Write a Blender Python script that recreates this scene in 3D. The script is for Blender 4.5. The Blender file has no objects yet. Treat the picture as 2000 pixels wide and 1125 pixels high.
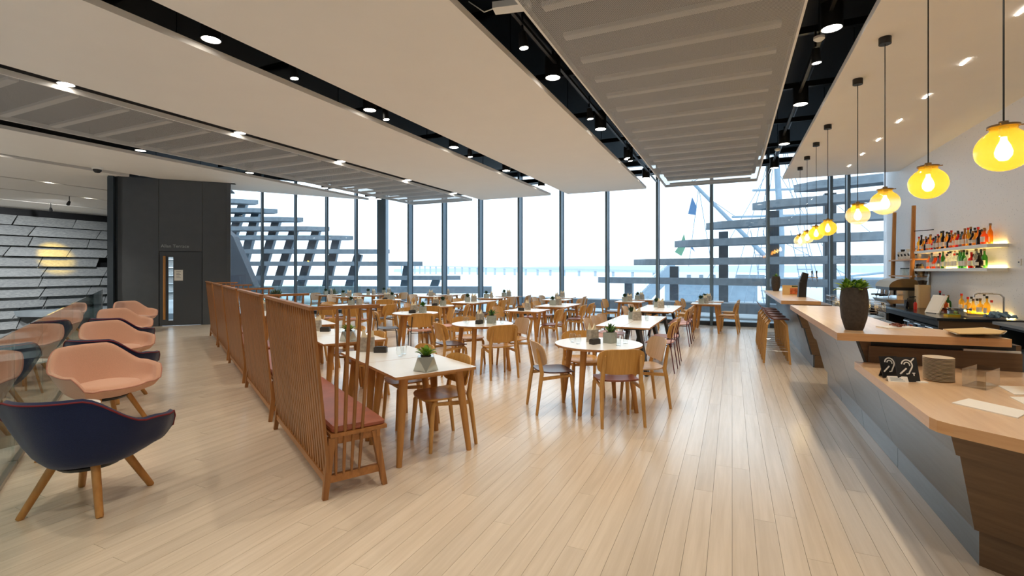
import bpy, bmesh, math, random
from mathutils import Vector, Matrix
random.seed(7)
R = math.radians
scene = bpy.context.scene
col = scene.collection

# ------------------------------------------------------------------ camera
FPX, CU, V0, EYE = 940.0, 1000.0, 529.0, 1.6        # focal length in px (2000 px frame), principal column, horizon row, eye height
TH = math.atan(430 / 940)
CT, ST = math.cos(TH), math.sin(TH)
cam_d = bpy.data.cameras.new('camera'); cam = bpy.data.objects.new('camera', cam_d); col.objects.link(cam)
cam.location = (0, 0, EYE); cam.rotation_euler = (R(90), 0, TH)
cam_d.sensor_width = 36; cam_d.lens = FPX / 2000 * 36; cam_d.shift_y = -(562.5 - V0) / 2000
cam_d.clip_start = 0.05; cam_d.clip_end = 5000
scene.camera = cam

# ------------------------------------------------------------------ sky, exposure
SKY = 1.45
w = bpy.data.worlds.new('sky'); scene.world = w; w.use_nodes = True
wb = w.node_tree.nodes['Background']; wb.inputs[0].default_value = (0.73, 0.872, 1.0, 1); wb.inputs[1].default_value = SKY
vs = scene.view_settings
vs.view_transform = 'Standard'; vs.look = 'None'; vs.gamma = 1; vs.use_curve_mapping = False; vs.exposure = 0.86
DOWN_W, PEND_W = 72.0, 9.0                             # watts of one downlight / one pendant bulb

# ------------------------------------------------------------------ pixel -> place
def ray(u):
    t = (u - CU) / FPX
    return CT * t - ST, CT + ST * t                    # world XY per metre of depth
def P(u, v, z=0.0):                                    # on the horizontal plane z
    d = FPX * (z - EYE) / (V0 - v); a, b = ray(u)
    return Vector((d * a, d * b, z))
def on_line(u, v, A, B):                               # on the vertical plane through A and B
    a, b = ray(u); dx, dy = B[0] - A[0], B[1] - A[1]
    d = (A[0] * dy - A[1] * dx) / (a * dy - b * dx)
    return Vector((d * a, d * b, EYE + d * (V0 - v) / FPX))
def at_depth(u, v, d):
    a, b = ray(u); return Vector((d * a, d * b, EYE + d * (V0 - v) / FPX))

# ------------------------------------------------------------------ materials
MATS = {}
def nt(name):
    m = bpy.data.materials.new(name); m.use_nodes = True; MATS[name] = m
    n = m.node_tree.nodes; return m, n, m.node_tree.links, n['Principled BSDF']
def lin(c):
    return tuple(((x / 255) / 12.92 if x / 255 <= .04045 else ((x / 255 + .055) / 1.055) ** 2.4) for x in c)
def plain(name, rgb, rough=.5, metal=0., spec=.5, noise=0., nscale=30, bump=0., coat=0., emit=None, es=0., sheen=0.):
    m, n, l, b = nt(name); c = lin(rgb)
    b.inputs['Base Color'].default_value = (*c, 1); b.inputs['Roughness'].default_value = rough
    b.inputs['Metallic'].default_value = metal; b.inputs['Specular IOR Level'].default_value = spec
    b.inputs['Coat Weight'].default_value = coat; b.inputs['Coat Roughness'].default_value = .15
    b.inputs['Sheen Weight'].default_value = sheen
    if emit: b.inputs['Emission Color'].default_value = (*emit, 1); b.inputs['Emission Strength'].default_value = es
    if noise or bump:
        tc = n.new('ShaderNodeTexCoord'); nz = n.new('ShaderNodeTexNoise'); nz.inputs['Scale'].default_value = nscale; nz.inputs['Detail'].default_value = 5
        l.new(tc.outputs['Object'], nz.inputs['Vector'])
        if noise:
            rp = n.new('ShaderNodeValToRGB'); e = rp.color_ramp.elements
            e[0].position = .3; e[1].position = .7
            e[0].color = (*[x * (1 - noise) for x in c], 1); e[1].color = (*[min(1, x * (1 + noise)) for x in c], 1)
            l.new(nz.outputs['Fac'], rp.inputs[0]); l.new(rp.outputs[0], b.inputs['Base Color'])
        if bump:
            bp = n.new('ShaderNodeBump'); bp.inputs['Strength'].default_value = bump; bp.inputs['Distance'].default_value = .01
            l.new(nz.outputs['Fac'], bp.inputs['Height']); l.new(bp.outputs[0], b.inputs['Normal'])
    return m
def wood(name, c1, c2, grain=(30, 30, 2), rough=.45, rnd=0., spec=.5, coat=0., island=False):
    m, n, l, b = nt(name); c1, c2 = lin(c1), lin(c2)
    tc = n.new('ShaderNodeTexCoord'); mp = n.new('ShaderNodeMapping'); mp.inputs['Scale'].default_value = grain
    nz = n.new('ShaderNodeTexNoise'); nz.inputs['Scale'].default_value = 1.0; nz.inputs['Detail'].default_value = 6; nz.inputs['Roughness'].default_value = .6
    rp = n.new('ShaderNodeValToRGB'); e = rp.color_ramp.elements; e[0].position = .32; e[1].position = .68
    e[0].color = (*c1, 1); e[1].color = (*c2, 1)
    l.new(tc.outputs['Object'], mp.inputs['Vector']); l.new(mp.outputs[0], nz.inputs['Vector']); l.new(nz.outputs['Fac'], rp.inputs[0])
    out = rp.outputs[0]
    if rnd:
        src = n.new('ShaderNodeNewGeometry') if island else n.new('ShaderNodeObjectInfo')
        o = src.outputs['Random Per Island'] if island else src.outputs['Random']
        mr = n.new('ShaderNodeMapRange'); mr.inputs['To Min'].default_value = 1 - rnd; mr.inputs['To Max'].default_value = 1 + rnd * .6
        l.new(o, mr.inputs['Value'])
        hs = n.new('ShaderNodeHueSaturation'); l.new(mr.outputs[0], hs.inputs['Value']); l.new(out, hs.inputs['Color']); out = hs.outputs[0]
        ad = n.new('ShaderNodeVectorMath'); ad.operation = 'MULTIPLY_ADD'; ad.inputs[1].default_value = (1, 1, 1)
        mu = n.new('ShaderNodeMath'); mu.operation = 'MULTIPLY'; mu.inputs[1].default_value = 37.0
        l.new(o, mu.inputs[0]); l.new(mp.outputs[0], ad.inputs[0]); l.new(mu.outputs[0], ad.inputs[2]); l.new(ad.outputs[0], nz.inputs['Vector'])
    l.new(out, b.inputs['Base Color']); b.inputs['Roughness'].default_value = rough; b.inputs['Specular IOR Level'].default_value = spec
    b.inputs['Coat Weight'].default_value = coat; b.inputs['Coat Roughness'].default_value = .2
    return m
def glassy(name, tint=(1, 1, 1), ior=1.5, rough=0., haze=0., refl=1.0, grad=None):
    """thin glass: a tinted see-through sheet with Fresnel reflection"""
    m, n, l, b = nt(name); n.remove(b); o = n['Material Output']
    tr = n.new('ShaderNodeBsdfTransparent'); tr.inputs[0].default_value = (*tint, 1)
    gl = n.new('ShaderNodeBsdfGlossy'); gl.inputs['Roughness'].default_value = rough; gl.inputs[0].default_value = (refl, refl, refl, 1)
    fr = n.new('ShaderNodeFresnel'); ge = n.new('ShaderNodeNewGeometry'); io = n.new('ShaderNodeMapRange')
    io.inputs['To Min'].default_value = ior; io.inputs['To Max'].default_value = 1 / ior                 # same reflectance from both faces
    l.new(ge.outputs['Backfacing'], io.inputs['Value']); l.new(io.outputs[0], fr.inputs[0])
    mx = n.new('ShaderNodeMixShader'); l.new(fr.outputs[0], mx.inputs[0]); l.new(tr.outputs[0], mx.inputs[1]); l.new(gl.outputs[0], mx.inputs[2])
    out = mx.outputs[0]
    if grad:                                           # the glass itself runs from one tint to another up the piece
        tc = n.new('ShaderNodeTexCoord'); sp = n.new('ShaderNodeSeparateXYZ'); nz = n.new('ShaderNodeTexNoise'); nz.inputs['Scale'].default_value = 9
        ad = n.new('ShaderNodeMath'); ad.operation = 'MULTIPLY_ADD'; ad.inputs[1].default_value = .06
        rp = n.new('ShaderNodeValToRGB'); e = rp.color_ramp.elements
        l.new(tc.outputs['Object'], sp.inputs[0]); l.new(tc.outputs['Object'], nz.inputs[0]); l.new(nz.outputs['Fac'], ad.inputs[0]); l.new(sp.outputs['Z'], ad.inputs[2])
        mr = n.new('ShaderNodeMapRange'); mr.inputs['From Min'].default_value = -.13; mr.inputs['From Max'].default_value = .15
        l.new(ad.outputs[0], mr.inputs['Value']); l.new(mr.outputs[0], rp.inputs[0])
        e[0].position, e[0].color = grad[0][0], (*grad[0][1], 1); e[1].position, e[1].color = grad[-1][0], (*grad[-1][1], 1)
        for p_, c_ in grad[1:-1]: q = e.new(p_); q.color = (*c_, 1)
        l.new(rp.outputs[0], tr.inputs[0])
        haze_col = rp.outputs[0]
    if haze:
        df = n.new('ShaderNodeBsdfTranslucent'); df.inputs[0].default_value = (*tint, 1)
        if grad: l.new(haze_col, df.inputs[0])
        m2 = n.new('ShaderNodeMixShader'); m2.inputs[0].default_value = haze; l.new(out, m2.inputs[1]); l.new(df.outputs[0], m2.inputs[2]); out = m2.outputs[0]
    l.new(out, o.inputs['Surface']); return m
def glow(name, rgb, s):
    m, n, l, b = nt(name); n.remove(b); e = n.new('ShaderNodeEmission'); e.inputs[0].default_value = (*rgb, 1); e.inputs[1].default_value = s
    l.new(e.outputs[0], n['Material Output'].inputs['Surface']); return m

wood('floor_wood', (214, 199, 179), (228, 214, 196), (26, 1.2, 26), .27, rnd=.06, spec=.6, coat=.5)
wood('floor_wood_far', (214, 199, 179), (228, 214, 196), (26, 1.2, 26), .27, rnd=.06, spec=.6, coat=.5, island=True)
wood('oak', (186, 138, 74), (210, 164, 98), (22, 22, 3), .42)
wood('oak_x', (176, 122, 62), (202, 150, 88), (3, 22, 22), .42)
wood('oak_shell', (190, 140, 66), (214, 164, 90), (40, 3, 3), .4)
wood('pale_shell', (196, 164, 128), (214, 184, 150), (40, 3, 3), .4)
wood('bench_oak', (138, 90, 46), (172, 118, 66), (30, 30, 2), .4, rnd=.12)
wood('bench_oak_x', (152, 100, 52), (178, 122, 68), (2, 30, 30), .38)
wood('leg_oak', (176, 122, 62), (198, 144, 80), (25, 25, 3), .4)
plain('leather', (158, 88, 66), .42, noise=.12, nscale=9, bump=.1)
plain('seat_umber', (84, 52, 44), .35, spec=.6); plain('seat_brown', (132, 70, 44), .38, spec=.6); plain('seat_grey', (92, 92, 98), .4)
plain('seat_pink', (214, 166, 154), .5); plain('burgundy', (92, 26, 34), .35); plain('ink_metal', (34, 40, 52), .4)
plain('table_white', (236, 236, 234), .28, noise=.03, nscale=6); wood('ply_edge', (170, 118, 70), (200, 150, 98), (4, 4, 60), .5)
plain('black_panel', (28, 30, 34), .5)
plain('navy', (24, 38, 78), .95, spec=.2, noise=.12, nscale=220, bump=.25, sheen=.3); plain('pink_fabric', (218, 172, 148), .95, spec=.2, noise=.07, nscale=220, bump=.25, sheen=.3)
plain('piping', (120, 30, 40), .8)
plain('steel_blue', (104, 130, 150), .4); plain('steel_dark', (52, 64, 76), .45)
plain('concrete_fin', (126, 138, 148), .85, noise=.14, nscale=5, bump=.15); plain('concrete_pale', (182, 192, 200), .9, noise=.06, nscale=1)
plain('white_panel', (242, 238, 232), .75, noise=.01, nscale=2); plain('white_edge', (240, 238, 234), .6)
plain('deck_black', (16, 18, 22), .6); plain('duct_black', (26, 30, 36), .35, metal=.4)
plain('charcoal', (78, 84, 92), .55, noise=.05, nscale=4); plain('charcoal_door', (70, 76, 84), .5)
wood('bar_clad', (50, 61, 72), (70, 83, 95), (2, 2, 26), .3, spec=.7, coat=.4)  # blue of the sky reflected from the windows is put into this colour
wood('bar_brown', (92, 70, 50), (112, 88, 64), (3, 3, 40), .45)
wood('beech', (222, 186, 148), (234, 202, 166), (30, 2, 30), .3, coat=.3); wood('beech_edge', (204, 156, 108), (216, 170, 122), (3, 3, 40), .35, coat=.3)
glassy('window_glass', (.96, .985, .99), 1.45); glassy('rail_glass', (.86, .94, .92), 1.62); glassy('clear_glass', (.97, .98, .98), 1.45); glassy('acrylic', (.93, .93, .92), 1.5)
AMB = (1.0, .68, .10)
glassy('amber_glass', AMB, 1.45, haze=.22, grad=((0, (1, .62, .07)), (.5, (1, .72, .14)), (1, (.98, .62, .05))))
glassy('amber_clear_glass', AMB, 1.45, haze=.16, grad=((0, (1, .68, .12)), (.25, (.98, .88, .66)), (.55, (.98, .92, .80)), (.8, (1, .70, .12)), (1, (.98, .62, .05))))
glow('bulb', (1, .80, .42), 22); glow('downlight_glow', (1, .93, .82), 9); glow('strip_glow', (1, .93, .82), 22); glow('shelf_glow', (1, .66, .20), 22)
plain('black_metal', (20, 20, 22), .45); plain('chrome', (205, 208, 212), .16, metal=1.); plain('brushed', (176, 172, 164), .32, metal=1.); plain('bronze', (140, 116, 84), .35, metal=.8)
plain('white', (238, 238, 236), .5); plain('paper', (242, 240, 236), .8); plain('kraft', (226, 196, 140), .85)
plain('bag_print', (168, 160, 148), .85, noise=.32, nscale=26); plain('napkin', (236, 226, 200), .9)
plain('slate', (52, 50, 48), .6, noise=.2, nscale=20); plain('pot_concrete', (166, 172, 164), .75, noise=.08, nscale=20); plain('pot_steel', (186, 190, 184), .25, metal=.9)
plain('pot_dark', (66, 60, 56), .75, noise=.25, nscale=45, bump=.5); plain('soil', (48, 36, 28), .95)
plain('leaf', (74, 124, 40), .45, noise=.2, nscale=14); plain('leaf_light', (134, 170, 62), .45, noise=.2, nscale=14); plain('leaf_dark', (46, 78, 40), .5, noise=.2, nscale=14)

def speckled(name, base, dark):
    m, n, l, b = nt(name); tc = n.new('ShaderNodeTexCoord'); vo = n.new('ShaderNodeTexVoronoi'); vo.inputs['Scale'].default_value = 22
    rp = n.new('ShaderNodeValToRGB'); e = rp.color_ramp.elements; e[0].position = .10; e[1].position = .16; e[0].color = (*lin(dark), 1); e[1].color = (*lin(base), 1)
    l.new(tc.outputs['Object'], vo.inputs['Vector']); l.new(vo.outputs['Distance'], rp.inputs[0]); l.new(rp.outputs[0], b.inputs['Base Color']); b.inputs['Roughness'].default_value = .5
speckled('terrazzo_wall', (242, 242, 245), (196, 198, 206))
plain('wall_paint', (214, 210, 204), .7)
wood('plank_grey', (134, 140, 142), (174, 178, 178), (2, 9, 40), .6, rnd=.16)
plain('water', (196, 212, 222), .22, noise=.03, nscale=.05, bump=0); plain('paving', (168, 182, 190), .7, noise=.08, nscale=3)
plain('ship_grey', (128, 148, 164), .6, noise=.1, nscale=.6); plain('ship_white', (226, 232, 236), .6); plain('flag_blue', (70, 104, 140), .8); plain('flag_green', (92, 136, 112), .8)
plain('grey_letter', (176, 182, 188), .5); plain('ceramic', (222, 208, 186), .3); plain('cloth_blue', (112, 142, 164), .95); plain('yellow', (232, 190, 40), .5); plain('red', (196, 40, 30), .4); plain('grey_plastic', (110, 118, 128), .5)
def mesh_material():
    m, n, l, b = nt('perforated_metal'); o = n['Material Output']
    b.inputs['Base Color'].default_value = (*lin((200, 200, 200)), 1); b.inputs['Roughness'].default_value = .6
    tc = n.new('ShaderNodeTexCoord'); vo = n.new('ShaderNodeTexVoronoi'); vo.voronoi_dimensions = '2D'; vo.inputs['Scale'].default_value = 62; vo.inputs['Randomness'].default_value = 0
    mp = n.new('ShaderNodeMapping'); mp.inputs['Rotation'].default_value = (0, 0, R(45))
    lt = n.new('ShaderNodeMath'); lt.operation = 'LESS_THAN'; lt.inputs[1].default_value = .44
    tr = n.new('ShaderNodeBsdfTransparent'); mx = n.new('ShaderNodeMixShader')
    l.new(tc.outputs['Object'], mp.inputs[0]); l.new(mp.outputs[0], vo.inputs['Vector']); l.new(vo.outputs['Distance'], lt.inputs[0])
    l.new(lt.outputs[0], mx.inputs[0]); l.new(b.outputs[0], mx.inputs[1]); l.new(tr.outputs[0], mx.inputs[2]); l.new(mx.outputs[0], o.inputs['Surface'])
mesh_material()

# ------------------------------------------------------------------ mesh helpers
class MB:
    def __init__(s): s.v = []; s.f = []; s.m = []; s.sm = []
    def add(s, vs_, fs, mi=0, smooth=False):
        o = len(s.v); s.v += [tuple(x) for x in vs_]
        for f in fs: s.f.append([i + o for i in f]); s.m.append(mi); s.sm.append(smooth)
        return s
    def box(s, c, d, rz=0, mi=0, M=None):
        x, y, z = d[0] / 2, d[1] / 2, d[2] / 2
        vs_ = [Vector((a * x, b * y, e * z)) for e in (-1, 1) for b in (-1, 1) for a in (-1, 1)]
        m = M if M is not None else Matrix.Rotation(rz, 3, 'Z')
        return s.add([m @ q + Vector(c) for q in vs_], [(0, 2, 3, 1), (4, 5, 7, 6), (0, 1, 5, 4), (2, 6, 7, 3), (0, 4, 6, 2), (1, 3, 7, 5)], mi)
    def bbox(s, a, b, mi=0):
        return s.box([(a[i] + b[i]) / 2 for i in range(3)], [abs(b[i] - a[i]) for i in range(3)], mi=mi)
    def beam(s, p, q, wx, wy, w2=None, h2=None, up=(0, 0, 1), mi=0):
        """rectangular bar from p to q"""
        p, q = Vector(p), Vector(q); d = (q - p).normalized(); u = Vector(up)
        if abs(d.dot(u)) > .98: u = Vector((0, 1, 0))
        a = d.cross(u).normalized(); b = a.cross(d); w2 = w2 or wx; h2 = h2 or wy
        vs_ = [p + a * (i * wx / 2) + b * (j * wy / 2) for i, j in ((-1, -1), (1, -1), (1, 1), (-1, 1))] + [q + a * (i * w2 / 2) + b * (j * h2 / 2) for i, j in ((-1, -1), (1, -1), (1, 1), (-1, 1))]
        return s.add(vs_, [(0, 1, 2, 3), (7, 6, 5, 4), (0, 4, 5, 1), (1, 5, 6, 2), (2, 6, 7, 3), (3, 7, 4, 0)], mi)
    def tube(s, pts, rad, n=8, mi=0, cap=True):
        pts = [Vector(p) for p in pts]; rad = rad if isinstance(rad, (list, tuple)) else [rad] * len(pts)
        vs_ = []; prev = None
        for i, p in enumerate(pts):
            d = (pts[min(i + 1, len(pts) - 1)] - pts[max(i - 1, 0)]).normalized()
            if prev is None:
                u = Vector((0, 0, 1)) if abs(d.z) < .9 else Vector((1, 0, 0)); a = d.cross(u).normalized()
            else: a = (prev - d * prev.dot(d)).normalized()
            prev = a; b = d.cross(a)
            vs_ += [p + (a * math.cos(k * 2 * math.pi / n) + b * math.sin(k * 2 * math.pi / n)) * rad[i] for k in range(n)]
        fs = [(i * n + k, i * n + (k + 1) % n, (i + 1) * n + (k + 1) % n, (i + 1) * n + k) for i in range(len(pts) - 1) for k in range(n)]
        s.add(vs_, fs, mi, True)
        if cap: s.add(vs_[:n], [tuple(range(n))[::-1]], mi); s.add(vs_[-n:], [tuple(range(n))], mi)
        return s
    def lathe(s, prof, n=16, c=(0, 0, 0), mi=0, smooth=True):
        vs_ = [(c[0] + r * math.cos(k * 2 * math.pi / n), c[1] + r * math.sin(k * 2 * math.pi / n), c[2] + z) for r, z in prof for k in range(n)]
        fs = [(i * n + k, i * n + (k + 1) % n, (i + 1) * n + (k + 1) % n, (i + 1) * n + k) for i in range(len(prof) - 1) for k in range(n)]
        if prof[0][0] > 1e-5: fs.append(tuple(range(n))[::-1])
        if prof[-1][0] > 1e-5: fs.append(tuple((len(prof) - 1) * n + k for k in range(n)))
        return s.add(vs_, fs, mi, smooth)
    def prism(s, poly, z0, z1, mi=0, mtop=None, poly2=None):
        n = len(poly); p2 = poly2 or poly
        vs_ = [(*p[:2], z0) for p in poly] + [(*p[:2], z1) for p in p2]
        s.add(vs_, [(k, (k + 1) % n, n + (k + 1) % n, n + k) for k in range(n)], mi)
        s.add(vs_, [tuple(range(n))[::-1]], mi); s.add(vs_, [tuple(range(n, 2 * n))], mi if mtop is None else mtop)
        return s
    def mesh(s, name, mats):
        me = bpy.data.meshes.new(name); me.from_pydata(s.v, [], s.f)
        for m in (mats if isinstance(mats, (list, tuple)) else [mats]): me.materials.append(MATS[m])
        me.polygons.foreach_set('material_index', s.m); me.polygons.foreach_set('use_smooth', s.sm)
        bm = bmesh.new(); bm.from_mesh(me); bmesh.ops.remove_doubles(bm, verts=bm.verts, dist=1e-5); bmesh.ops.recalc_face_normals(bm, faces=bm.faces); bm.to_mesh(me); bm.free()
        if any(s.sm): me.set_sharp_from_angle(angle=R(50))
        me.update(); return me
    def build(s, name, mats, parent=None, loc=None, rz=0):
        return obj(name, s.mesh(name, mats), parent, loc, rz)
def obj(name, me, parent=None, loc=None, rz=0):
    o = bpy.data.objects.new(name, me); col.objects.link(o); o.parent = parent
    if loc is not None: o.location = loc
    if rz: o.rotation_euler.z = rz
    return o
def tag(o, label=None, cat=None, group=None, kind=None):
    if label: o['label'] = label
    if cat: o['category'] = cat
    if group: o['group'] = group
    if kind: o['kind'] = kind
    return o
def thing(name, label, cat, loc=(0, 0, 0), rz=0, group=None, kind=None):
    o = bpy.data.objects.new(name, None); col.objects.link(o); o.location = loc; o.rotation_euler.z = rz; o.empty_display_size = .1
    return tag(o, label, cat, group, kind)
def copy_tree(o, parent=None):
    c = o.copy(); col.objects.link(c); c.parent = parent
    for ch in list(o.children): copy_tree(ch, c)
    return c
def rrect(w_, d_, r, n=4):
    pts = []
    for cx, cy, a0 in ((w_ / 2 - r, d_ / 2 - r, 0), (-w_ / 2 + r, d_ / 2 - r, 90), (-w_ / 2 + r, -d_ / 2 + r, 180), (w_ / 2 - r, -d_ / 2 + r, 270)):
        pts += [(cx + r * math.cos(R(a0 + 90 * k / n)), cy + r * math.sin(R(a0 + 90 * k / n))) for k in range(n + 1)]
    return pts
def circle(r, n=24): return [(r * math.cos(2 * math.pi * k / n), r * math.sin(2 * math.pi * k / n)) for k in range(n)]
def clip(poly, a, b, c):                                # keep a*x+b*y<=c
    out = []
    for i in range(len(poly)):
        p, q = poly[i], poly[(i + 1) % len(poly)]; dp, dq = a * p[0] + b * p[1] - c, a * q[0] + b * q[1] - c
        if dp <= 0: out.append(p)
        if dp * dq < 0: t = dp / (dp - dq); out.append((p[0] + t * (q[0] - p[0]), p[1] + t * (q[1] - p[1])))
    return out
def proj(p):
    f = -ST * p[0] + CT * p[1]; r = CT * p[0] + ST * p[1]
    return (CU + FPX * r / f, V0 - FPX * (p[2] - EYE) / f, f) if f > .05 else (9999, 9999, f)
def text(name, body, size, M, mat, parent, ext=.002):
    cu = bpy.data.curves.new(name, 'FONT'); cu.body = body; cu.size = size; cu.extrude = ext; cu.align_x = 'CENTER'; cu.align_y = 'CENTER'
    t = bpy.data.objects.new(name, cu); me = bpy.data.meshes.new_from_object(t); bpy.data.objects.remove(t)
    me.materials.clear(); me.materials.append(MATS[mat]); me.transform(M); return obj(name, me, parent)
scene.cycles.transparent_max_bounces = 24; scene.cycles.max_bounces = 7; scene.cycles.diffuse_bounces = 4; scene.cycles.glossy_bounces = 3; scene.cycles.sample_clamp_indirect = 5
scene.cycles.caustics_reflective = False; scene.cycles.caustics_refractive = False; scene.cycles.use_adaptive_sampling = True; scene.cycles.adaptive_threshold = .04

# ================================================================== SETTING
GY = 15.4                                              # window wall
WX = 3.65                                              # wall behind the bar
BAL_A, BAL_B = Vector((-1.60, -.097)), Vector((-15.47, 7.23))
bd = (BAL_B - BAL_A).normalized(); bn = Vector((-bd.y, bd.x))      # unit along / across the balustrade (pointing to the void side when negative)
LG0 = Vector((-12.7, GY)); LGD = Vector((math.cos(R(235)), math.sin(R(235))))
LGN = Vector((LGD.y, -LGD.x))                          # towards outside
if LGN.dot(Vector((-1, 1))) < 0: LGN = -LGN
vn = bn if bn.dot(Vector((-1, -1))) > 0 else -bn       # towards the void
def clip_floor(poly):
    p = clip(poly, vn.x, vn.y, vn.dot(BAL_A) + .02)
    if len(p) > 2: p = clip(p, LGN.x, LGN.y, LGN.dot(LG0))
    return p
# ---- floor: a slab with boards laid on it
fl = MB(); fl.prism(clip_floor([(-17.5, -2.5), (WX, -2.5), (WX, GY), (-17.5, GY)]), -.3, -.016)
floor = tag(fl.build('floor', 'deck_black'), kind='structure')
BW, BL = .126, 2.5
boards = []
i0 = int(-17.5 / BW) - 1
for i in range(i0, int(WX / BW) + 1):
    x0 = i * BW; off = random.Random(i * 7 + 3).random() * BL
    y = -2.6 - off
    while y < GY:
        g = .0009
        poly = [(max(x0 + g, -17.5), max(y + g, -2.5)), (min(x0 + BW - g, WX), max(y + g, -2.5)), (min(x0 + BW - g, WX), min(y + BL - g, GY)), (max(x0 + g, -17.5), min(y + BL - g, GY))]
        if poly[2][0] > poly[0][0] and poly[2][1] > poly[0][1]:
            q = clip_floor(poly)
            if len(q) > 2:
                cx = sum(a[0] for a in q) / len(q); cy = sum(a[1] for a in q) / len(q)
                u, v, f = proj((cx, cy, 0)); vis = -150 < u < 2150 and v < 1250 and f > .6 and not (cx > 1.3)
                boards.append((f if vis else 900 + abs(f), q, (cx, cy)))
        y += BL
boards.sort(key=lambda b: b[0])
for k, (f, q, c) in enumerate(boards[:300]):
    m = MB(); m.prism([(a[0] - c[0], a[1] - c[1]) for a in q], -.016, 0); m.build('floor_board', 'floor_wood', floor, (c[0], c[1], 0))
m = MB()
for f, q, c in boards[300:]: m.prism(q, -.016, 0)
tag(m.build('floor_boards', 'floor_wood_far', floor), kind='stuff')

# ---- walls
m = MB(); m.bbox((WX, -2.6, 0), (WX + .2, GY + .3, 5.4)); wr = tag(m.build('wall_right', 'terrazzo_wall'), kind='structure')
m = MB(); m.bbox((-30, -2.8, -6), (WX + .2, -2.5, 5.4)); tag(m.build('wall_back', 'wall_paint'), kind='structure')
m = MB(); m.bbox((-30, -2.6, -6), (-27.6, 14.2, 5.4)); atrium = tag(m.build('wall_atrium', 'deck_black'), kind='structure')
AE0, AE1 = Vector((-15.72, 8.0)), Vector((-27.8, 13.95)); aed = (AE1 - AE0).normalized(); aen = Vector((aed.y, -aed.x)); aen = aen if aen.y > 0 else -aen
m = MB(); m.prism([tuple(AE0), tuple(AE1), tuple(AE1 + aen * .2), tuple(AE0 + aen * .2)], -6, 5.4); tag(m.build('wall_atrium_far', 'charcoal'), kind='structure')
m = MB(); m.prism([(-30, -2.6), (WX, -2.6), (WX, 6), (-15.7, 8.05), (-27.8, 14), (-30, 14)], -6, -5.8); tag(m.build('floor_below', 'wall_paint'), kind='structure')

# ---- ceiling: black deck with hung panels
m = MB(); m.prism(clip([(-16, -2.6), (WX + .2, -2.6), (WX + .2, GY + .15), (-16, GY + .15)], LGN.x, LGN.y, LGN.dot(LG0) + .1), 5.0, 5.25); m.prism([(-30, -2.6), (-15.99, -2.6), (-15.99, 8.2), (-27.8, 14), (-30, 14)], 5.0, 5.25); ceiling = tag(m.build('ceiling', 'deck_black'), kind='structure')
YE = 14.42                                             # where the hung panels end
def white_panel(x0, x1, z, y1=YE, cutline=None):
    m = MB(); poly = [(x0, -2.4), (x1, -2.4), (x1, y1), (x0, y1)]
    if cutline: poly = clip(poly, *cutline)
    m.prism(poly, z, z + .07); m.build('ceiling_panel', 'white_panel', ceiling)
    m = MB(); n = int((y1 + 2) / 2.4)
    for k in range(n):
        for x in (x0 + .35, x1 - .35): m.tube([(x, -1.5 + k * 2.4, z + .07), (x, -1.5 + k * 2.4, 5.0)], .006, 5)
    m.build('hanger_rods', 'duct_black', ceiling)
cutA = (LGN.x, LGN.y, LGN.dot(LG0) - 1.0)
white_panel(1.2, WX, 4.0)
white_panel(-4.68, -2.28, 4.0); white_panel(-7.72, -5.24, 4.0)
BX_A, BX_C = Vector((-15.68, 7.68)), Vector((-13.8, 9.7))    # lobby box front: base corners
white_panel(-15.0, -12.36, 4.25, 15.1, cutA)
for a, b in ((-18.6, -15.4), (-21.3, -18.75), (-24.4, -21.45), (-27.6, -24.6)):
    m = MB(); m.prism(clip([(a, -2.4), (b, -2.4), (b, 15), (a, 15)], aen.x, aen.y, aen.dot(AE0) - .02), 4.25, 4.32); m.build('ceiling_panel', 'white_panel', ceiling)
def mesh_panel(x0, x1, z, y0, name='mesh_ceiling_panel'):
    m = MB(); m.bbox((x0, y0, z), (x1, YE, z + .004)); mp_ = m.build(name, 'perforated_metal', ceiling)
    m = MB()
    for x in (x0, x1): m.bbox((x - .012, y0, z - .002), (x + .012, YE, z + .07))
    for y in (y0, YE): m.bbox((x0, y - .012, z - .002), (x1, y + .012, z + .07))
    m.build('edge_frame', 'white_edge', mp_)
    rb = MB(); rb.bbox((x0 + .16, -.05, z + .008), (x1 - .16, .05, z + .05)); me = rb.mesh('rib', 'white_edge')
    y = YE - .35
    while y > y0 + .2:
        obj('rib', me, mp_, (0, y, 0)); y -= .62
    m = MB(); m.bbox((x0 + .05, y0 + .05, z + .2), (x1 - .05, YE - .05, z + .22)); m.build('backing_board', 'charcoal_back', mp_)
plain('charcoal_back', (62, 61, 62), .9)
mesh_panel(-1.74, .60, 4.0, -2.4); mesh_panel(-10.54, -8.1, 4.0, -2.4)
# services up in the slots: ducts, cable trays and cross bars
m = MB()
for x in (-2.2, -1.9, .72, 1.05, -5.1, -4.8, -8.0, -11.3, -11.9):
    m.tube([(x, -2.4, 4.62 + .1 * math.sin(x * 9)), (x, 14.9, 4.62 + .1 * math.sin(x * 9))], .045 + .02 * math.cos(x * 5), 8)
m.build('service_pipes', 'duct_black', ceiling)
for k in range(9):
    y = -1 + k * 1.9
    m = MB(); m.bbox((-12.6, y, 4.4), (WX, y + .06, 4.48)); m.build('cross_bar', 'duct_black', ceiling)
m = MB()
for x in (-2.02, .9, -4.95, -7.9): m.bbox((x - .018, -2.3, 4.2), (x + .018, 14.6, 4.235))
m.build('lighting_track', 'black_metal', ceiling)
for k in range(6):                                     # open louvre bars at the window head
    m = MB(); m.bbox((-12.3, 14.55 + k * .14, 4.55), (WX, 14.6 + k * .14, 4.6)); m.build('louvre_bar', 'steel_dark', ceiling)

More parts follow.
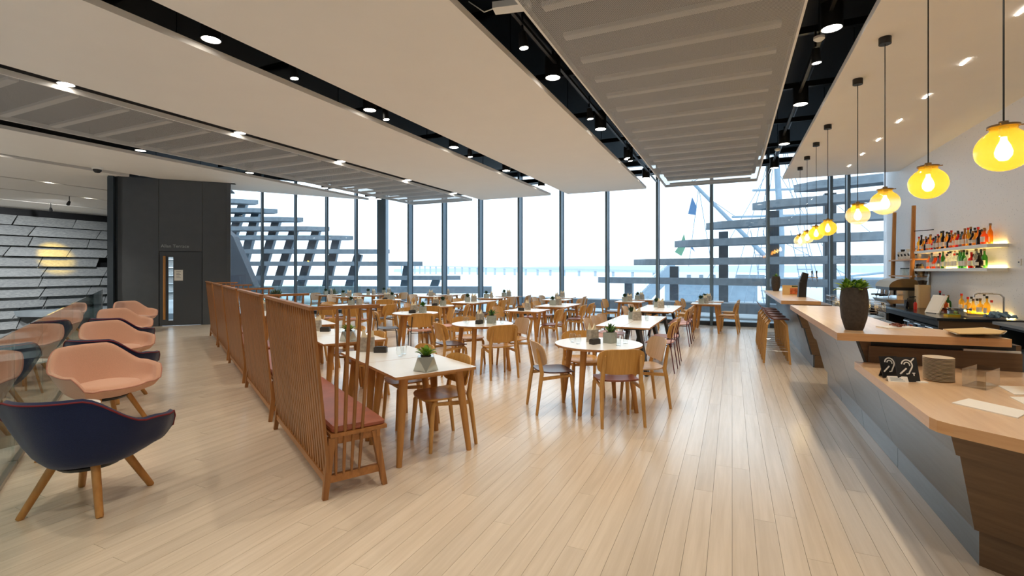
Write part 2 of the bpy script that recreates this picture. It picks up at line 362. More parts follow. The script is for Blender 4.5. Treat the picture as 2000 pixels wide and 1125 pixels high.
# ---- window wall: one window per bay
xs = [GY * t for t in (-.738, -.637, -.537, -.436, -.3375, -.2373, -.1357, -.036, .0597, .1566)]
xs = [LG0.x + .25] + xs + [WX - .85, WX]
wn = 0
def window(a, b, inward, first_mull=True, z1=5.0):
    """one glazed bay between plan points a and b"""
    global wn; wn += 1
    a, b = Vector(a), Vector(b); d = (b - a); L = d.length; d.normalize(); n_ = Vector(inward).normalized()
    w_ = thing(f'window_{wn}', None, None, (*a, 0), 0, kind='structure')
    def loc(s, t): return a + d * s + n_ * t - a
    p = [loc(.03, -.012), loc(L - .03, -.012), loc(L - .03, .012), loc(.03, .012)]
    m = MB(); m.prism([tuple(q) for q in p], .12, z1); m.build('glass_pane', 'window_glass', w_)
    if first_mull:
        m = MB(); q = [loc(-.035, -.05), loc(.035, -.05), loc(.035, .19), loc(-.035, .19)]; m.prism([tuple(x) for x in q], 0, z1); m.build('mullion', 'steel_blue', w_)
        m = MB(); q = [loc(-.05, -.075), loc(.05, -.075), loc(.05, -.035), loc(-.05, -.035)]; m.prism([tuple(x) for x in q], 0, z1); m.build('cover_cap', 'steel_dark', w_)
    m = MB(); q = [loc(0, -.06), loc(L, -.06), loc(L, .1), loc(0, .1)]; m.prism([tuple(x) for x in q], 0, .12); m.build('sill', 'steel_dark', w_)
    m = MB(); m.prism([tuple(x) for x in q], z1 - .12, z1); m.build('head', 'steel_dark', w_)
    return w_
for i in range(len(xs) - 1): window((xs[i], GY), (xs[i + 1], GY), (0, -1), i > 0)
for k in range(5):
    window(LG0 + LGD * (k * 1.08), LG0 + LGD * ((k + 1) * 1.08), -LGN, k > 0)
m = MB(); m.prism(rrect(.36, .36, .03), 0, 5.0)
tag(m.build('corner_column', 'steel_blue', None, (LG0.x + .12, GY - .2, 0), R(20)), 'blue-grey steel column where the two window walls meet', 'column')

# ---- lobby box with the terrace door
bx = thing('wall_left', None, None, (0, 0, 0), 0, kind='structure')
bdv = (BX_C - BX_A); bl = bdv.length; bdv.normalize(); bin_ = Vector((-bdv.y, bdv.x))     # bin_: into the box
def bp(s, t): q = BX_A + bdv * s + bin_ * t; return (q.x, q.y)
def bs(u): q = on_line(u, 500, BX_A, BX_C); return (Vector((q.x, q.y)) - BX_A).dot(bdv)
def bz(u, v): return on_line(u, v, BX_A, BX_C).z
ZT = 4.25
s1, s2 = bs(310), bs(395); zd = bz(352, 491)
for a, b, z0, z1 in ((0, s1, 0, ZT), (s1, s2, zd, ZT), (s2, bl, 0, ZT)):
    m = MB(); m.prism([bp(a + .005, 0), bp(b - .005, 0), bp(b - .005, .1), bp(a + .005, .1)], z0 + .004, z1); m.build('wall_panel', 'charcoal', bx)
for a in (s1, s2): m = MB(); m.prism([bp(a - .04, .102), bp(a + .04, .102), bp(a + .04, .13), bp(a - .04, .13)], zd + .06, ZT); m.build('joint_backing', 'steel_dark', bx)
q3 = Vector(bp(bl, .1)); q4 = LG0 + LGD * 5.4
m = MB(); sd = (q4 - BX_C).normalized(); sn = Vector((-sd.y, sd.x)); sl = (q4 - BX_C).length
m.prism([tuple(BX_C), tuple(BX_C + sd * sl), tuple(BX_C + sd * sl + sn * .1), tuple(BX_C + sn * .1)], 0, ZT); m.build('wall_panel', 'charcoal', bx)
m = MB(); m.prism([bp(0, .0), bp(-.05, 3.2), bp(.05, 3.2), bp(.1, 0)], 0, ZT); m.build('wall_panel', 'charcoal', bx)
m = MB(); m.prism([bp(-.04, -.04), bp(bl + .12, -.04), bp(bl + .12, .2), bp(-.04, .2)], ZT, ZT + .03); m.build('cap_trim', 'steel_dark', bx)
m = MB(); m.prism([bp(0, .02), bp(bl - .2, .02), bp(bl - .2, 2.4), bp(0, 2.4)], ZT + .02, ZT + .06); m.build('lobby_roof', 'charcoal', bx)
face = Matrix(((bdv.x, 0, -bin_.x, 0), (bdv.y, 0, -bin_.y, 0), (0, 1, 0, 0), (0, 0, 0, 1)))
sc_ = bs(342); lp = bp(sc_, -.004)
text('terrace_sign_lettering', 'Allan Terrace', .125, Matrix.Translation((lp[0], lp[1], bz(342, 481))) @ face, 'grey_letter', bx) if 'grey_letter' in MATS else None
dr = thing('door_1', None, None, (0, 0, 0), 0, kind='structure')
m = MB(); g1, g2 = bs(328), bs(338)
m.prism([bp(s1 + .012, .02), bp(g1, .02), bp(g1, .07), bp(s1 + .012, .07)], .01, zd - .01); m.prism([bp(g2, .02), bp(s2 - .012, .02), bp(s2 - .012, .07), bp(g2, .07)], .01, zd - .01)
gz0, gz1 = bz(333, 626), bz(333, 502)
m.prism([bp(g1, .02), bp(g2, .02), bp(g2, .07), bp(g1, .07)], .01, gz0); m.prism([bp(g1, .02), bp(g2, .02), bp(g2, .07), bp(g1, .07)], gz1, zd - .01)
m.build('door_leaf', 'charcoal_door', dr)
m = MB()
for a, b, z0, z1 in ((s1 - .04, s1 + .05, 0, zd + .05), (s2 - .05, s2 + .04, 0, zd + .05), (s1, s2, zd - .05, zd + .05)): m.prism([bp(a, .102), bp(b, .102), bp(b, .14), bp(a, .14)], z0, z1)
m.build('door_frame', 'steel_dark', dr)
m = MB(); m.prism([bp(g1, .035), bp(g2, .035), bp(g2, .05), bp(g1, .05)], gz0, gz1); m.build('vision_pane', 'window_glass', dr)
hs = bs(322); h0, h1 = bz(322, 624), bz(322, 500)
m = MB(); hp = bp(hs, -.06); m.tube([(*hp, h0), (*hp, h1)], .032, 10)
hd = m.build('pull_handle', 'leg_oak', dr); m = MB()
for z in (h0 + .2, h1 - .2): m.tube([(*bp(hs, -.06), z), (*bp(hs, .03), z)], .012, 6)
m.build('handle_post', 'black_metal', hd)
m = MB(); a, b = bs(340), bs(357); m.prism([bp(a, .012), bp(b, .012), bp(b, .019), bp(a, .019)], bz(348, 548), bz(348, 527))
nt_ = tag(m.build('paper_notice', 'paper'), 'white paper notice taped to the dark terrace door', 'notice')
m = MB()
for k in range(5):
    z = bz(348, 531 + k * 3); m.prism([bp(a + .05, .0105), bp(b - .05 - .03 * (k % 2), .0105), bp(b - .05 - .03 * (k % 2), .0125), bp(a + .05, .0125)], z, z + .012)
m.build('printed_line', 'grey_plastic', nt_)
# dark jamb beside the opening to the atrium
m = MB(); m.prism([bp(-.27, .1), bp(-.02, .1), bp(-.02, .3), bp(-.27, .3)], -5.8, 5.0); m.build('jamb', 'steel_dark', bx)
m = MB(); m.prism([bp(-.20, -.08), bp(-.08, -.08), bp(-.08, .08), bp(-.20, .08)], 0, 4.6); m.build('steel_post', 'steel_dark', bx)

# ---- glass balustrade
L = (BAL_B - BAL_A).length; NP = 11; step = L / NP
ORD = ['first', 'second', 'third', 'fourth', 'fifth', 'sixth', 'seventh', 'eighth', 'ninth', 'tenth', 'eleventh', 'twelfth']
for k in range(NP):
    a = BAL_A + bd * (k * step + .008); e = step - .016
    t = thing('balustrade_glass', f'clear glass balustrade panel beside the armchairs, {ORD[NP - 1 - k]} from the dark lobby', 'glass panel', (a.x, a.y, 0), math.atan2(bd.y, bd.x), 'balustrade panels')
    sg = 1 if vn.dot(Vector((-bd.y, bd.x))) > 0 else -1
    m = MB(); m.bbox((0, 0, .02), (e, sg * .02, 1.1)); m.build('glass_pane', 'rail_glass', t)
    m = MB(); m.bbox((0, -sg * .02, -.012), (e, sg * .04, .035)); m.build('channel', 'brushed', t)

# ---- stepped plank cladding across the atrium
rows = 15; RH = .43; PX = -27.2
rr = random.Random(5)
for r_ in range(rows):
    z0 = -2.1 + r_ * RH; y = 5.0 + rr.random() * 1.5
    if z0 + RH > 4.25: break
    while y < 17.5:
        Lp = 1.5 + rr.random() * .9; sk = .26 if r_ % 2 else .34
        if rr.random() < .09: Lp = .55
        else:
            m = MB(); g = .02; y0_, y1_ = y + g, y + Lp - g; out = .25 + rr.random() * .08
            vs_ = []
            for dx, z in ((out, z0 + .02), (.02, z0 + RH + .0)):      # lower edge stands proud, upper edge tucks in
                for th in (0, -.05): vs_ += [(PX + dx + th, y0_ + (sk if z > z0 + .1 else 0), z), (PX + dx + th, y1_ + (sk if z > z0 + .1 else 0), z)]
            m.add(vs_, [(0, 1, 5, 4), (2, 6, 7, 3), (0, 2, 3, 1), (4, 5, 7, 6), (0, 4, 6, 2), (1, 3, 7, 5)])
            m.build('cladding_plank', 'plank_grey', atrium)
        y += Lp
# atrium wash lights: white spotlights under the atrium ceiling, plus an added yellow one
def spot_lamp(name, loc, target, power, colr, ang, label, group=None):
    t = thing(name, label, 'spotlight', loc, 0, group)
    d = (Vector(target) - Vector(loc)).normalized()
    m = MB(); m.tube([(0, 0, 0), d * .16], [.04, .055], 12); m.build('lamp_head', 'black_metal', t)
    m = MB(); m.tube([d * .150, d * .163], .046, 12); m.build('lens', 'downlight_glow', t)
    m = MB(); m.tube([(0, 0, .02), (0, 0, .2)], .012, 6); m.build('stem', 'black_metal', t)
    ld = bpy.data.lights.new(name, 'SPOT'); ld.energy = power; ld.color = colr; ld.spot_size = R(ang); ld.spot_blend = .8; ld.shadow_soft_size = .05
    lo = bpy.data.objects.new(name + '_light', ld); col.objects.link(lo); lo.parent = t; lo.location = d * .2
    lo.rotation_euler = d.to_track_quat('-Z', 'Y').to_euler()
    return t
spot_lamp('atrium_spotlight', (-24.2, 9.6, 4.05), (-27, 10.85, 2.2), 650, (1, .62, .06), 24, 'added yellow spotlight imitating a lamp reflection on the atrium planks', 'atrium spotlights')  # yellow lamp added to imitate a pendant's glow reflected in glass
for y in (6.2, 9.0, 12.0):
    spot_lamp('atrium_spotlight', (-21.4, y, 4.05), (-27, y + 1, .6), 430, (.97, .98, 1), 95, 'white wall-washing spotlight under the atrium ceiling', 'atrium spotlights')
# ================================================================== OUTSIDE
cr, cf = Vector((CT, ST, 0)), Vector((-ST, CT, 0))
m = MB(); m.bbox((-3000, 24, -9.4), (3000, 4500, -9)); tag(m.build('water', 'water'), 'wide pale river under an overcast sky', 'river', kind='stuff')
m = MB(); m.prism([(-40, GY + .1), (12, GY + .1), (12, 20.6), (-40, 30)], -.3, -.06); m.prism([(-40, 6), (-16, 12.6), (-13, GY + .2), (-40, GY + .2)], -.3, -.061)
tag(m.build('floor_terrace', 'paving'), kind='structure')
# far road bridge
b0, b1 = at_depth(780, 518.5, 2000), at_depth(1300, 531.5, 830)
br = thing('road_bridge', 'long pale road bridge on many piers across the river', 'bridge', (b0.x, b0.y, -9))
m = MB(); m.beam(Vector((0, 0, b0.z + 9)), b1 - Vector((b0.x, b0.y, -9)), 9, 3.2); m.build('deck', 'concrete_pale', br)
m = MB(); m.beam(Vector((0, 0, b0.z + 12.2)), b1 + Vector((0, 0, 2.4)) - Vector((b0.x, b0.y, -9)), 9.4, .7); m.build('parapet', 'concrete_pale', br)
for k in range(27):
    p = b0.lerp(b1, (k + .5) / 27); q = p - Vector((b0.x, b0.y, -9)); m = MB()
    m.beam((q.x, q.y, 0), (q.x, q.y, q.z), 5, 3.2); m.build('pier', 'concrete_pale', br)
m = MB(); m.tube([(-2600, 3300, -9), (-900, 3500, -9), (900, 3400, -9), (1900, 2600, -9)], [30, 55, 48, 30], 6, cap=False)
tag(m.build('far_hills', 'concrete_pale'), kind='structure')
# stepped concrete fins beyond the left windows
D = 26.0
left_rows = [(498, 393, 380), (536, 411, 380), (587, 428, 400), (639, 446.5, 440), (686, 464, 445), (758, 491, 470), (823, 515, 480), (898, 543, 495)]
for k, (ut, v, ul) in enumerate(left_rows):
    tip = at_depth(ut, v, D); lft = at_depth(ul, v, D); Lr = (tip - lft).length
    m = MB(); poly = [(-Lr, -.1), (-1.1, -.1), (0, .35), (-.4, .75), (-Lr, .75)]
    pw = [lft * 0 + cr * (x) + cf * y for x, y in poly]
    m.prism([(q.x, q.y) for q in pw], -.11, .12)
    tag(m.build('concrete_fin', 'concrete_fin', None, tip), f'pointed concrete fin, {["topmost", "second", "third", "fourth", "fifth", "sixth", "seventh", "lowest"][k]} of the stepped fins beside the dark lobby', 'concrete fin', 'stepped fins beyond the left windows')
posts = [((477, 394), (456, 459)), ((502, 412), (479, 507)), ((541, 431), (509, 542)), ((575, 449), (541, 558)), ((619, 449), (583, 576)), ((658, 468), (638, 560)), ((701, 496), (680, 567)), ((797, 517), (789, 567)), ((853, 545), (845, 567))]
for k, (a, b) in enumerate(posts):
    p, q = at_depth(*a, D + .92), at_depth(*b, D + .92); dirp = (q - p); q = p + dirp * ((p.z + .3) / max(.01, -dirp.z)) if q.z > -.3 else q
    m = MB(); m.beam(p - p, q - p, .42, .3, up=tuple(cf)); tag(m.build('concrete_post', 'concrete_fin', None, p), 'slanting concrete post carrying the stepped fins outside the left windows', 'post', 'slanting fin posts')
m = MB(); a, b = at_depth(440, 566, 24.5), at_depth(960, 566, 24.5); m.beam(Vector((0, 0, 0)), b - a, .7, .35); tag(m.build('terrace_parapet', 'concrete_fin', None, a), 'low concrete parapet fin along the terrace behind the potted shrubs', 'parapet')
m = MB(); pts = [at_depth(u, v, 23.5) for u, v in ((430, 440), (455, 462), (497, 560), (430, 566))]; o0 = pts[0].copy()
m.add([p - o0 for p in pts] + [p - o0 + cf * .5 for p in pts], [(0, 1, 2, 3), (7, 6, 5, 4), (0, 4, 5, 1), (1, 5, 6, 2), (2, 6, 7, 3), (3, 7, 4, 0)])
tag(m.build('leaning_wall', 'charcoal', None, o0), 'dark leaning outer wall beside the lobby on the terrace', 'wall')
# terrace glass rail and potted shrubs
for k in range(6):
    a, b = at_depth(460 + k * 41, 600, 21.5), at_depth(460 + (k + 1) * 41 - 1.5, 600, 21.5); a.z = b.z = -.06
    m = MB(); e = b - a; m.prism([(0, 0), (e.x, e.y), (e.x + cf.x * .02, e.y + cf.y * .02), (cf.x * .02, cf.y * .02)], 0, 1.05)
    tag(m.build('terrace_rail_glass', 'rail_glass', None, a), 'frameless glass rail panel out on the terrace', 'glass panel', 'terrace glass rail')
def leaf_mesh(L_, W_, mat, fold=.25, name='leaf'):
    m = MB(); n = 4; v = []
    for i in range(n + 1):
        t = i / n; ww = W_ * math.sin(math.pi * min(1, .12 + t * .88)) ** .8 if i < n else 0; z = L_ * .16 * math.sin(t * math.pi * .8)
        v += [(-ww / 2, L_ * t, z + fold * ww), (0, L_ * t, z), (ww / 2, L_ * t, z + fold * ww)]
    f = []
    for i in range(n):
        for j in range(2): f.append((i * 3 + j, i * 3 + j + 1, i * 3 + j + 4, i * 3 + j + 3))
    m.add(v, f, 0, True); return m.mesh(name, mat)
def rosette(parent, mats, n, L_, W_, z, spread=.05, seed=1, lo=15, hi=80, name='leaf'):
    rr = random.Random(seed); ms = [leaf_mesh(L_, W_, q, name=name) for q in mats]
    for k in range(n):
        a = k * 2.4 + rr.random() * .4; t = k / n; el = R(lo + (hi - lo) * (1 - t)) if n > 1 else R(60)
        o = obj(name, ms[k % len(ms)], parent); r = spread * math.sqrt(t)
        o.location = (r * math.cos(a), r * math.sin(a), z); sc = .75 + .5 * rr.random(); o.scale = (sc, sc, sc)
        o.rotation_euler = (el, 0, a - math.pi / 2)
def clump_mesh(n, r, h, L_, W_, mat, seed, name='foliage'):
    rr = random.Random(seed); m = MB()
    for k in range(n):
        a = rr.random() * 6.28; el = R(10 + 75 * rr.random()); d = Vector((math.cos(a) * math.cos(el), math.sin(a) * math.cos(el), math.sin(el)))
        b = Vector((math.cos(a) * r * rr.random(), math.sin(a) * r * rr.random(), h * rr.random())); s_ = d.cross(Vector((0, 0, 1))).normalized() * W_ / 2; l_ = L_ * (.6 + .6 * rr.random())
        m.add([b, b + d * l_ * .5 + s_, b + d * l_, b + d * l_ * .5 - s_], [(0, 1, 2), (0, 2, 3)])
    return m.mesh(name, mat)
for u, v, k in ((539, 600, 0), (648, 588, 1)):
    p = at_depth(u, v, 19.8 + k * .6); p.z = -.06
    t = thing('terrace_planter', ['black pot with a leafy shrub on the terrace, next to the lobby', 'black pot with a leafy shrub on the terrace, next to the corner column'][k], 'planter', p)
    m = MB(); m.lathe([(.17, 0), (.21, .3), (.2, .5), (.17, .5), (.16, .45)], 16); m.build('pot', 'slate', t)
    o = obj('foliage', clump_mesh(160, .16, .2, .26, .1, 'leaf_dark', 30 + k), t, (0, 0, .48)); tag(o, kind='stuff')
# stepped fins beyond the right windows
QR = Vector((1.0, 19.3)); DR = Vector((-.947, .32)); QR2 = QR + DR; nr = Vector((DR.y, -DR.x))
if nr.y < 0: nr = -nr
right_rows = [(1546, 367, 'topmost'), (1464, 403, 'second'), (1373, 442, 'third'), (1311, 477, 'fourth'), (1231, 513, 'fifth'), (1161, 547, 'sixth')]
for u, v, nm in right_rows:
    tip = on_line(u, v, QR, QR2); end = on_line(1790, 500, QR, QR2); Lr = (Vector((end.x, end.y)) - Vector((tip.x, tip.y))).length
    m = MB(); poly = [(0, .3), (.75, -.1), (Lr, -.1), (Lr, .7), (.5, .7)]
    pw = [(-DR.x * x + nr.x * y, -DR.y * x + nr.y * y) for x, y in poly]; m.prism(pw, -.12, .14)
    tag(m.build('concrete_fin', 'concrete_fin', None, tip), f'pointed concrete fin, {nm} from the top of the fins in front of the ship', 'concrete fin', 'stepped fins before the ship')
for u, vt in ((1208, 551), (1298, 520), (1396, 450), (1496, 408), (1609, 372), (1738, 350)):
    p = on_line(u, vt, QR, QR2); m = MB(); o = Vector((p.x + nr.x * .92, p.y + nr.y * .92, -.06)); m.bbox((-.17, -.2, 0), (.17, .2, p.z + .06))
    tag(m.build('concrete_post', 'concrete_fin', None, o), 'upright concrete post carrying the fins in front of the ship', 'post', 'upright fin posts')
m = MB(); m.beam((-9, 19.6, .28), (6, 17.6, .34), .75, .34); tag(m.build('terrace_parapet', 'concrete_fin'), 'low concrete parapet fin outside the windows by the bar', 'parapet')
# moored sailing ship
SD = 46.0
sh = thing('sailing_ship', 'moored grey sailing ship with mast, spar and rigging behind the fins', 'ship', (*at_depth(1525, 529, SD).xy, -9))
so = sh.location.copy()
def S(u, v, d=SD): return at_depth(u, v, d) - so
m = MB(); hull = [];
for i in range(9):
    t = i / 8; wv = 4.2 * math.sin(math.pi * (.12 + .8 * t)) ** .6; c_ = S(1290 + t * 560, 600); hull.append((c_, wv))
vs_ = []
for c_, wv in hull:
    for a, z in ((-1, 7.4), (-.8, 3), (0, 0), (.8, 3), (1, 7.4)): q = c_ + cf * (a * wv); vs_.append((q.x, q.y, z))
m.add(vs_, [(i * 5 + j, i * 5 + j + 1, i * 5 + j + 6, i * 5 + j + 5) for i in range(8) for j in range(4)] + [(i * 5, i * 5 + 5, i * 5 + 9, i * 5 + 4) for i in range(8)], 0, False); m.build('hull', 'ship_grey', sh)
m = MB(); m.tube([S(1521, 600), S(1526, 470), S(1518, 335), S(1512, 240)], [.38, .32, .26, .2], 10); m.build('mast', 'ship_grey', sh)
m = MB(); m.tube([S(1350, 354), S(1497, 503)], [.16, .24], 8); m.build('spar', 'ship_grey', sh)
for (a, b) in (((1430, 424), (1640, 418)), ((1470, 372), (1590, 368)), ((1575, 548), (1745, 531))):
    m = MB(); m.tube([S(*a), S(*b)], .12, 6); m.build('yard', 'ship_grey', sh)
lines = [((1518, 250), (1420, 600)), ((1518, 260), (1452, 600)), ((1520, 255), (1470, 600)), ((1520, 300), (1350, 600)), ((1518, 240), (1590, 600)), ((1519, 245), (1612, 600)), ((1520, 250), (1640, 600)), ((1522, 340), (1680, 600)), ((1364, 372), (1345, 520)), ((1366, 374), (1392, 530)), ((1352, 356), (1524, 250)), ((1435, 422), (1394, 394)), ((1524, 470), (1700, 560)), ((1600, 440), (1730, 380)), ((1610, 380), (1720, 470))]
m = MB()
for a, b in lines: m.tube([S(*a), S(*b)], .035, 4)
m.build('rigging', 'ship_grey', sh)
for x0 in (1548, 1470):
    m = MB()
    for k in range(9):
        v = 470 + k * 14; e = k * 2.2; m.tube([S(x0 + e, v), S(x0 + 26 + e * 1.3, v)], .045, 4)
    m.tube([S(x0 - 4, 450), S(x0 + 24, 600)], .04, 4); m.tube([S(x0 + 20, 450), S(x0 + 56, 600)], .04, 4); m.build('ratlines', 'ship_grey', sh)
m = MB(); a = S(1580, 575); m.box((a.x, a.y, a.z - 1), (7, 4, 3.2), TH); m.build('deckhouse', 'ship_white', sh)
m = MB(); a = S(1660, 560); m.box((a.x, a.y, a.z - 1), (6, 3, 2.2), TH); m.build('canopy', 'ship_white', sh)
for (pts, mt) in ((((1352, 385), (1361, 404), (1359, 420), (1344, 418)), 'flag_blue'), (((1336, 457), (1341, 478), (1331, 500), (1318, 492), (1328, 478)), 'flag_green'), (((1345, 468), (1358, 492), (1351, 486)), 'flag_blue')):
    m = MB(); v = [S(*p, SD - 1) for p in pts]; n = len(v); m.add(v + [q + cf * .05 for q in v], [tuple(range(n)), tuple(range(2 * n - 1, n - 1, -1))] + [(i, (i + 1) % n, n + (i + 1) % n, n + i) for i in range(n)]); m.build('flag', mt, sh)
# quayside sheds behind the ship
qy = thing('quay_building', 'low grey quayside building with white windows behind the fins', 'building', (*at_depth(1390, 529, 95).xy, -9))
q0 = qy.location.copy(); a = at_depth(1385, 536, 95) - q0
m = MB(); m.box((a.x, a.y, 4.6), (15, 8, 9.2), TH); m.build('wall', 'ship_grey', qy)
m = MB(); m.box((a.x, a.y, 9.5), (17, 9.5, .7), TH); m.build('roof', 'concrete_fin', qy)
for k in range(5):
    b = at_depth(1333 + k * 24, 540, 90.3) - q0; m = MB(); m.box((b.x, b.y, b.z), (1.5, .3, 1.7), TH); m.build('window', 'ship_white', qy)
m = MB(); a = at_depth(1640, 522, 110) - q0; 
sh2 = thing('quay_shed', 'pale flat-roofed quayside shed beyond the ship rigging', 'building', (*at_depth(1650, 529, 110).xy, -9))
m = MB(); m.box((0, 0, 4.2), (28, 10, 8.4), TH); m.build('wall', 'ship_white', sh2); m = MB(); m.box((0, 0, 8.7), (30, 11, .8), TH); m.build('roof', 'ship_grey', sh2)
for k in range(6): m = MB(); q = cr * (-11 + k * 4.4) - cf * 5.1; m.box((q.x, q.y, 4.5), (2, .3, 2.2), TH); m.build('window', 'ship_grey', sh2)
m = MB(); m.bbox((-2, 60, -9.0), (160, 190, -8.6)); tag(m.build('floor_quay', 'paving'), kind='structure')
a, b = at_depth(1240, 600, 40), at_depth(1318, 520, 40)
m = MB(); m.beam((0, 0, 0), b - a, .5, .9); gg = m.build('gangway', 'ship_grey', None, a); tag(gg, 'grey sloping gangway rising outside behind the lower fins', 'gangway')
m = MB()
for k in range(8): p = (b - a) * (k / 7); m.beam(p, p + Vector((0, 0, 1.0)), .06, .06)
m.beam(Vector((0, 0, 1)), b - a + Vector((0, 0, 1)), .08, .08); m.build('handrail', 'ship_white', gg)
m = MB(); m.beam((0, 0, 0), (0, 0, -9 - a.z), .5, .5); m.build('pylon', 'ship_grey', gg)
# ================================================================== FURNITURE
# ---- lounge armchairs
def make_armchair(fab):
    t = thing('lounge_armchair', '', 'armchair', (0, 0, 0), 0, 'lounge armchairs beside the balustrade')
    def sm(x, x0, x1): k = min(1, max(0, (x - x0) / (x1 - x0))); return k * k * (3 - 2 * k)
    def rim(ph):                                       # ph: 0 = back, 180 = front
        a = abs(ph)
        h = .785 - .20 * sm(a, 34, 80) - .025 * sm(a, 84, 108) - .155 * sm(a, 114, 130)
        r = .40 + .045 * sm(a, 25, 80) + .02 * sm(a, 80, 108) - .135 * sm(a, 122, 142)
        return r, h
    PR = ((0, .03, 0), (.08, .40, .0), (.16, .55, .03), (.3, .665, .15), (.5, .775, .38), (.75, .895, .69), (1, 1, 1))
    def prof_at(s_):
        for (a, r0, z0), (b, r1, z1) in zip(PR, PR[1:]):
            if s_ <= b + 1e-9: k = (s_ - a) / (b - a); return r0 + (r1 - r0) * k, z0 + (z1 - z0) * k
    NA, NR = 60, 12
    def surf(off):
        v = []
        for i in range(NA):
            ph = -180 + 360 * i / NA; r, h = rim(ph); an = R(ph - 90); d = Vector((math.cos(an), math.sin(an), 0))
            for j in range(NR + 1):
                s_ = j / NR; pr_, pz_ = prof_at(s_); wg = sm(abs(ph), 65, 108) * (1 - sm(abs(ph), 121, 138)) * .55 * sm(s_, .25, .6); rad = r * (pr_ + (1 - pr_) * wg); zz = .29 + (h - .29) * pz_
                rad -= off * (.2 + .8 * s_); zz += off * (1 - s_) * 1.2
                v.append((d.x * max(rad, .015), d.y * max(rad, .015) + (-.06 * s_ * max(0, math.cos(R(ph))) + .05 * s_ * max(0, -math.cos(R(ph)))), zz))
        f = [(i * (NR + 1) + j, ((i + 1) % NA) * (NR + 1) + j, ((i + 1) % NA) * (NR + 1) + j + 1, i * (NR + 1) + j + 1) for i in range(NA) for j in range(NR)]
        f.append(tuple(i * (NR + 1) for i in range(NA)))
        return v, f
    m = MB(); vo, fo = surf(0); m.add(vo, fo, 0, True); m.build('outer_shell', fab, t)
    m = MB(); vi, fi = surf(.045); m.add(vi, fi, 0, True)
    rim_o = [vo[i * (NR + 1) + NR] for i in range(NA)]; rim_i = [vi[i * (NR + 1) + NR] for i in range(NA)]
    mid = [((a[0] + b[0]) / 2, (a[1] + b[1]) / 2, (a[2] + b[2]) / 2 + .016) for a, b in zip(rim_o, rim_i)]
    m.add(rim_o + mid, [(i, (i + 1) % NA, NA + (i + 1) % NA, NA + i) for i in range(NA)], 0, True); m.add(mid + rim_i, [(i, (i + 1) % NA, NA + (i + 1) % NA, NA + i) for i in range(NA)], 0, True)
    m.build('inner_shell', fab, t)
    m = MB(); m.tube(rim_o + rim_o[:1], .006, 6, cap=False); m.build('piping', 'piping' if fab == 'navy' else 'pink_seam', t)
    m = MB(); prof = [(0, .335), (.24, .335), (.275, .36), (.285, .39), (.27, .418), (.2, .435), (0, .44)]; m.lathe(prof, 28, (0, .03, 0)); cu = m.build('seat_cushion', fab, t)
    m = MB(); m.lathe([(.0, .262), (.17, .262), (.2, .29), (0, .3)], 20); m.build('underframe', 'black_metal', t)
    for sx in (-1, 1):
        for sy in (-1, 1):
            m = MB(); m.tube([(sx * .25, sy * .245 - .01, 0), (sx * .243, sy * .238 - .01, .012), (sx * .13, sy * .125 - .01, .31)], [.018, .022, .027], 12); m.build('leg', 'leg_oak', t)
    return t
plain('pink_seam', (190, 132, 116), .9)
acs = {'navy': make_armchair('navy'), 'pink_fabric': make_armchair('pink_fabric')}; used_ac = set()
arm = [(-4.06, 1.83, 118), (-6.0, 2.83, 6), (-7.02, 3.38, 118), (-8.75, 4.28, 6), (-9.85, 4.88, 118), (-11.58, 5.8, 6), (-14.2, 7.35, 6)]
al = ['navy lounge armchair seen from behind at the open end of the balustrade', 'pink lounge armchair facing the open-end navy armchair', 'navy lounge armchair back to back with the first pink armchair', 'pink lounge armchair, second of its colour from the open end', 'navy lounge armchair, nearest of its colour to the dark lobby', 'pink lounge armchair, last but one before the dark lobby', 'pink lounge armchair standing alone next to the dark lobby wall']
for k, (x, y, a) in enumerate(arm):
    fb = 'navy' if a > 90 else 'pink_fabric'; o = copy_tree(acs[fb]) if fb in used_ac else acs[fb]; used_ac.add(fb); o.location = (x, y, 0); o.rotation_euler.z = R(a - 90); o['label'] = al[k]
# low side tables between the facing armchairs
def side_table(x, y, label):
    t = thing('side_table', label, 'side table', (x, y, 0), 0, 'lounge side tables')
    m = MB(); m.prism(circle(.23, 28), .40, .42); m.build('table_top', 'table_white', t)
    for k in range(3):
        a = k * 2.094 + .5; m = MB(); m.tube([(.2 * math.cos(a), .2 * math.sin(a), 0), (.1 * math.cos(a), .1 * math.sin(a), .4)], [.013, .017], 8); m.build('leg', 'leg_oak', t)
    return t
side_table(-5.28, 2.2, 'low round white side table between the first two facing armchairs'); side_table(-8.02, 3.72, 'low round white side table between the second pair of armchairs')
t = thing('small_planter', 'small green plant in a pale pot on the lounge side table', 'plant', (-8.02, 3.72, .42)); m = MB(); m.lathe([(.045, 0), (.06, .1), (.05, .1), (.045, .08)], 12); m.build('pot', 'pot_concrete', t); rosette(t, ['leaf'], 9, .1, .05, .09, .02, 4)

